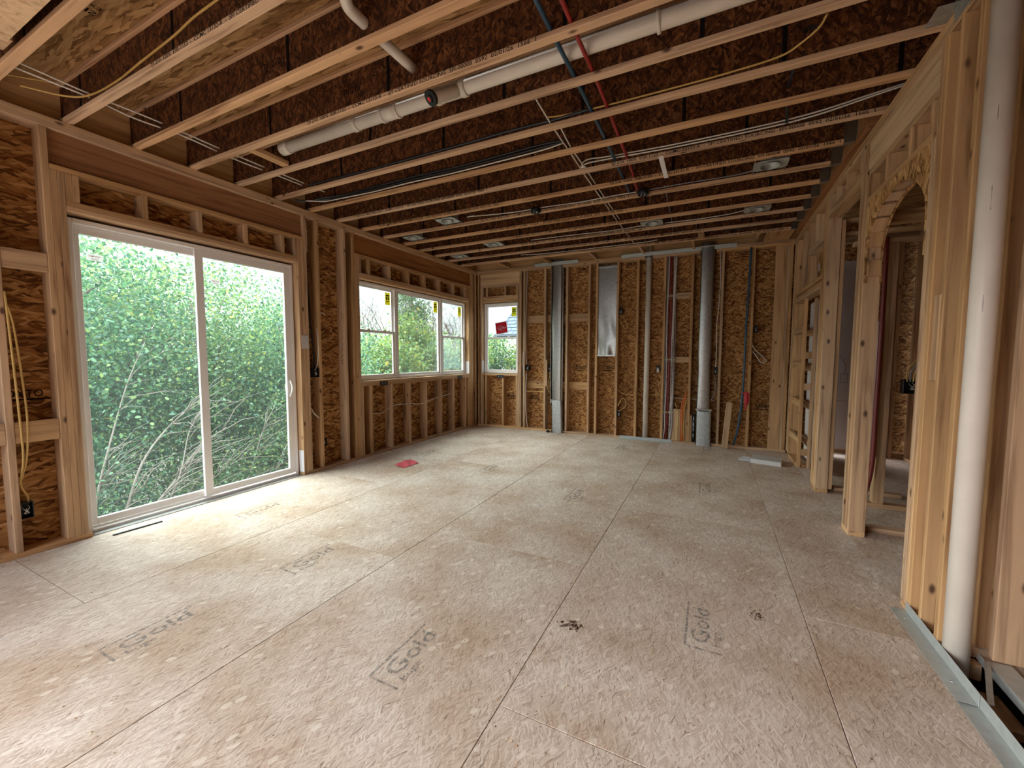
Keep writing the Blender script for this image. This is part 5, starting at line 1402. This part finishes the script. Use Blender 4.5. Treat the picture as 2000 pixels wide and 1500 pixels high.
# bare branches arching through the lower left pane
BL = ['bleached branch rising steepest through the middle of the left door pane', 'thickest bleached branch sloping up across the left door pane', 'bleached branch sloping low across the left door pane to the stile',
      'upright bleached branch near the left jamb of the glass door', 'lowest bleached branch lying along the foot of the left door pane', 'bleached branch rising behind the middle stile of the glass door',
      'bleached branch in the lower right pane of the glass door', 'bleached branch crossing the others low in the left door pane']
for i, (a, m, e, r) in enumerate((
    ((-6.5, 2.05, -1.6), (-6.6, 2.6, 0.1), (-6.9, 3.5, 0.75), .022), ((-6.4, 2.0, -1.5), (-6.5, 2.8, -0.35), (-6.8, 3.7, 0.30), .026),
    ((-6.5, 2.1, -1.7), (-6.5, 2.9, -0.75), (-6.7, 3.9, -0.20), .020), ((-6.7, 2.0, -1.2), (-6.8, 2.3, 0.2), (-7.2, 2.9, 1.6), .018),
    ((-6.4, 2.2, -1.6), (-6.35, 3.0, -1.0), (-6.5, 4.1, -0.75), .018), ((-6.6, 3.3, -1.4), (-6.6, 3.9, -0.5), (-6.8, 4.5, 0.55), .016),
    ((-6.5, 4.1, -1.0), (-6.5, 4.6, 0.05), (-6.6, 5.0, 0.35), .014), ((-6.5, 2.4, -1.7), (-6.45, 2.9, -0.2), (-6.7, 3.25, 0.55), .016))):
    t = empty('bare_branch', a, BL[i], 'branch', 'bare branches outside the glass door')
    path = smooth_path([a, Vector(a).lerp(Vector(m), .55) + Vector((0, 0, .12)), m, Vector(m).lerp(Vector(e), .5) + Vector((0, 0, .12)), e], 5)
    tubes('limb', t, [(path, taper(path, r, r * .25))], M['dead'], 6, a)
    tw = []
    for q in range(24):
        s = path[random.randrange(2, len(path) - 1)]
        e2 = s + Vector((random.uniform(-.2, .45), random.uniform(.15, .9), random.uniform(-.12, .6)))
        b = branch_path(s, e2, .05, .04, 5)
        tw.append((b, taper(b, r * .38, r * .08)))
    tubes('twigs', t, tw, M['dead'], 4, a)
# trees seen through the triple window and the corner window
FT = 'trees beyond the triple window'
def ft(x, y, h, rx, rz, m, lab, n=120, per=34, size=0.16, cl=.26):
    tree('broadleaf_tree', x, y, h, rx, rz, M[m], lab, n, per, size, 0.60, clump=cl, nbr=14, group=FT)
ft(-14.4, 13.9, 5.2, 1.35, 1.9, 'leaf_mid', 'rounded green bush at the near edge of the nearest window unit')
ft(-12.9, 14.2, 5.3, 1.25, 1.9, 'leaf_bright', 'bright bush at the far edge of the nearest window unit')
ft(-15.1, 18.1, 6.8, 1.25, 2.5, 'leaf_bright', 'bright yellow-green tree filling the middle window unit', 170)
ft(-19.4, 23.0, 10.4, 1.30, 3.9, 'leaf_mid', 'tall green tree standing behind the yellow-green one', 170, 34, .18, .3)
ft(-13.7, 17.7, 5.3, 1.25, 1.9, 'leaf_mid', 'green bush at the far edge of the middle window unit')
ft(-12.2, 18.2, 5.2, 1.30, 1.9, 'leaf_mid', 'mid green bush behind the far window unit')
ft(-20.5, 18.5, 6.0, 2.2, 2.1, 'leaf_mid', 'low green tree line behind the nearest window unit', 130, 34, .2, .35)
ft(-21.5, 28.0, 6.6, 2.4, 2.3, 'leaf_mid', 'distant green tree low behind the middle window unit', 130, 34, .22, .35)
ft(-17.2, 27.0, 6.2, 2.0, 2.1, 'leaf_bright', 'distant bright tree low behind the far window unit', 130, 34, .22, .35)
ft(-16.6, 30.5, 6.0, 1.7, 2.2, 'leaf_mid', 'small far tree left of the neighbouring roof', 120, 32, .2, .3)
ft(-13.9, 31.2, 5.6, 1.9, 2.0, 'leaf_bright', 'bright bush behind the porch post in the corner window', 120, 34, .2, .3)
ft(-11.0, 31.6, 5.6, 1.9, 2.0, 'leaf_mid', 'green bush beyond the porch at the right of the corner window', 120, 34, .2, .3)
# bare trees
def bare(x, y, h, lab):
    t = empty('bare_tree', (x, y, GZ), lab, 'tree', 'leafless trees beyond the windows')
    segs = []
    def grow(p, d, l, r, lv):
        e = p + d * l
        b = branch_path(p, e, 0, l * .03, 5)
        segs.append((b, taper(b, r, r * .6)))
        if lv == 0: return
        for i in range(3 if lv > 2 else 4):
            ax = Vector((random.gauss(0, 1), random.gauss(0, 1), random.gauss(0, .3)))
            nd = (d + ax.normalized() * random.uniform(.45, .8)); nd.z += .15; nd.normalize()
            grow(b[-1 - (i % 3)], nd, l * random.uniform(.55, .75), r * .55, lv - 1)
    tp = branch_path((x, y, GZ), (x + .2, y, GZ + h * .42), 0, .05, 6)
    tubes('trunk', t, [(tp, taper(tp, .10, .07))], M['bark'], 7, (x, y, GZ))
    for i in range(4): grow(tp[-1], Vector((random.uniform(-.4, .4), random.uniform(-.4, .4), 1)).normalized(), h * .22, .055, 3)
    tubes('branches', t, segs, M['bark'], 4, (x, y, GZ))
bare(-19.5, 20.0, 8.8, 'leafless tree standing against the sky in the nearest window unit')
bare(-18.4, 24.4, 9.0, 'leafless tree beside the tall green tree in the middle window unit')
bare(-16.4, 24.0, 8.4, 'leafless tree in the far window unit')
# neighbouring house with a shingled hip roof and a porch
hs = empty('neighbour_house', (-7.0, 24.0, GZ), 'neighbouring house with a blue-grey shingle roof seen in the corner window', 'house')
x0, x1, y0, y1, ze, zr = -11.95, -4.5, 22.0, 29.0, 2.72, 6.4
def roof_face(nm, a, b, c, d=None):
    pts = [a, b, c] + ([d] if d else [])
    return mesh_obj(nm, [Vector(p) - WLOC[hs.name] for p in pts], [tuple(range(len(pts)))], M['roof'], hs, WLOC[hs.name])
rb0, rb1 = (-10.75, 25.4, zr), (-5.6, 25.4, zr)
roof_face('roof_slope', (x0, y0, ze), (x1, y0, ze), rb1, rb0)
roof_face('roof_slope', (x0, y1, ze), (x0, y0, ze), rb0)
roof_face('roof_slope', (x1, y0, ze), (x1, y1, ze), rb1)
roof_face('roof_slope', (x1, y1, ze), (x0, y1, ze), rb0, rb1)
rows = []
for i in range(17):
    u = (i + 0.1) / 17
    ya, za = y0 + (25.4 - y0) * u, ze + (zr - ze) * u
    xa, xb = x0 + (rb0[0] - x0) * u, x1 + (rb1[0] - x1) * u
    w = 1.35
    q = xa - ((i % 2) * .3)
    while q < xb:
        a, b = max(q, xa), min(q + 0.56, xb)
        if b > a + .05:
            u2 = (i + 0.95) / 17
            rows.append([(a, ya - .03, za + .02), (b, ya - .03, za + .02), (b, y0 + (25.4 - y0) * u2 - .01, ze + (zr - ze) * u2 + .006), (a, y0 + (25.4 - y0) * u2 - .01, ze + (zr - ze) * u2 + .006)])
        q += 0.6
sh = flat_quads('shingles', hs, rows, M['roof']); sh['kind'] = 'stuff'
tube('hip_cap', hs, [(x0, y0 - .02, ze + .03), (rb0[0], rb0[1] - .02, zr + .03)], 0.07, M['fascia'], n=6, smooth=False)
piece('fascia', hs, (x0, y0 - .05, ze - 0.22), (x1, y0, ze), M['dark_post']); piece('gutter', hs, (x0 - .05, y0 - .15, ze - 0.10), (x1, y0 - .05, ze + .0), M['dark_post'])
for x in (-9.98, -6.6): piece('porch_post', hs, (x - .09, y0 + .1, GZ), (x + .09, y0 + .28, ze - .2), M['dark_post'])
piece('porch_rail', hs, (-9.85, y0 + .15, 0.55), (-6.7, y0 + .22, 0.62), M['dark_post'])
for i in range(14): piece('rail_baluster', hs, (-9.7 + i * .22, y0 + .17, 0.0), (-9.67 + i * .22, y0 + .20, 0.55), M['dark_post'])
piece('porch_floor', hs, (-10.2, y0, -0.3), (-5.0, y0 + 2.4, -0.1), M['dark_post'])
slab('wall', hs, (-6.4, y0 + 2.4, GZ), (-4.6, 28.8, ze - .05), M['fascia'])
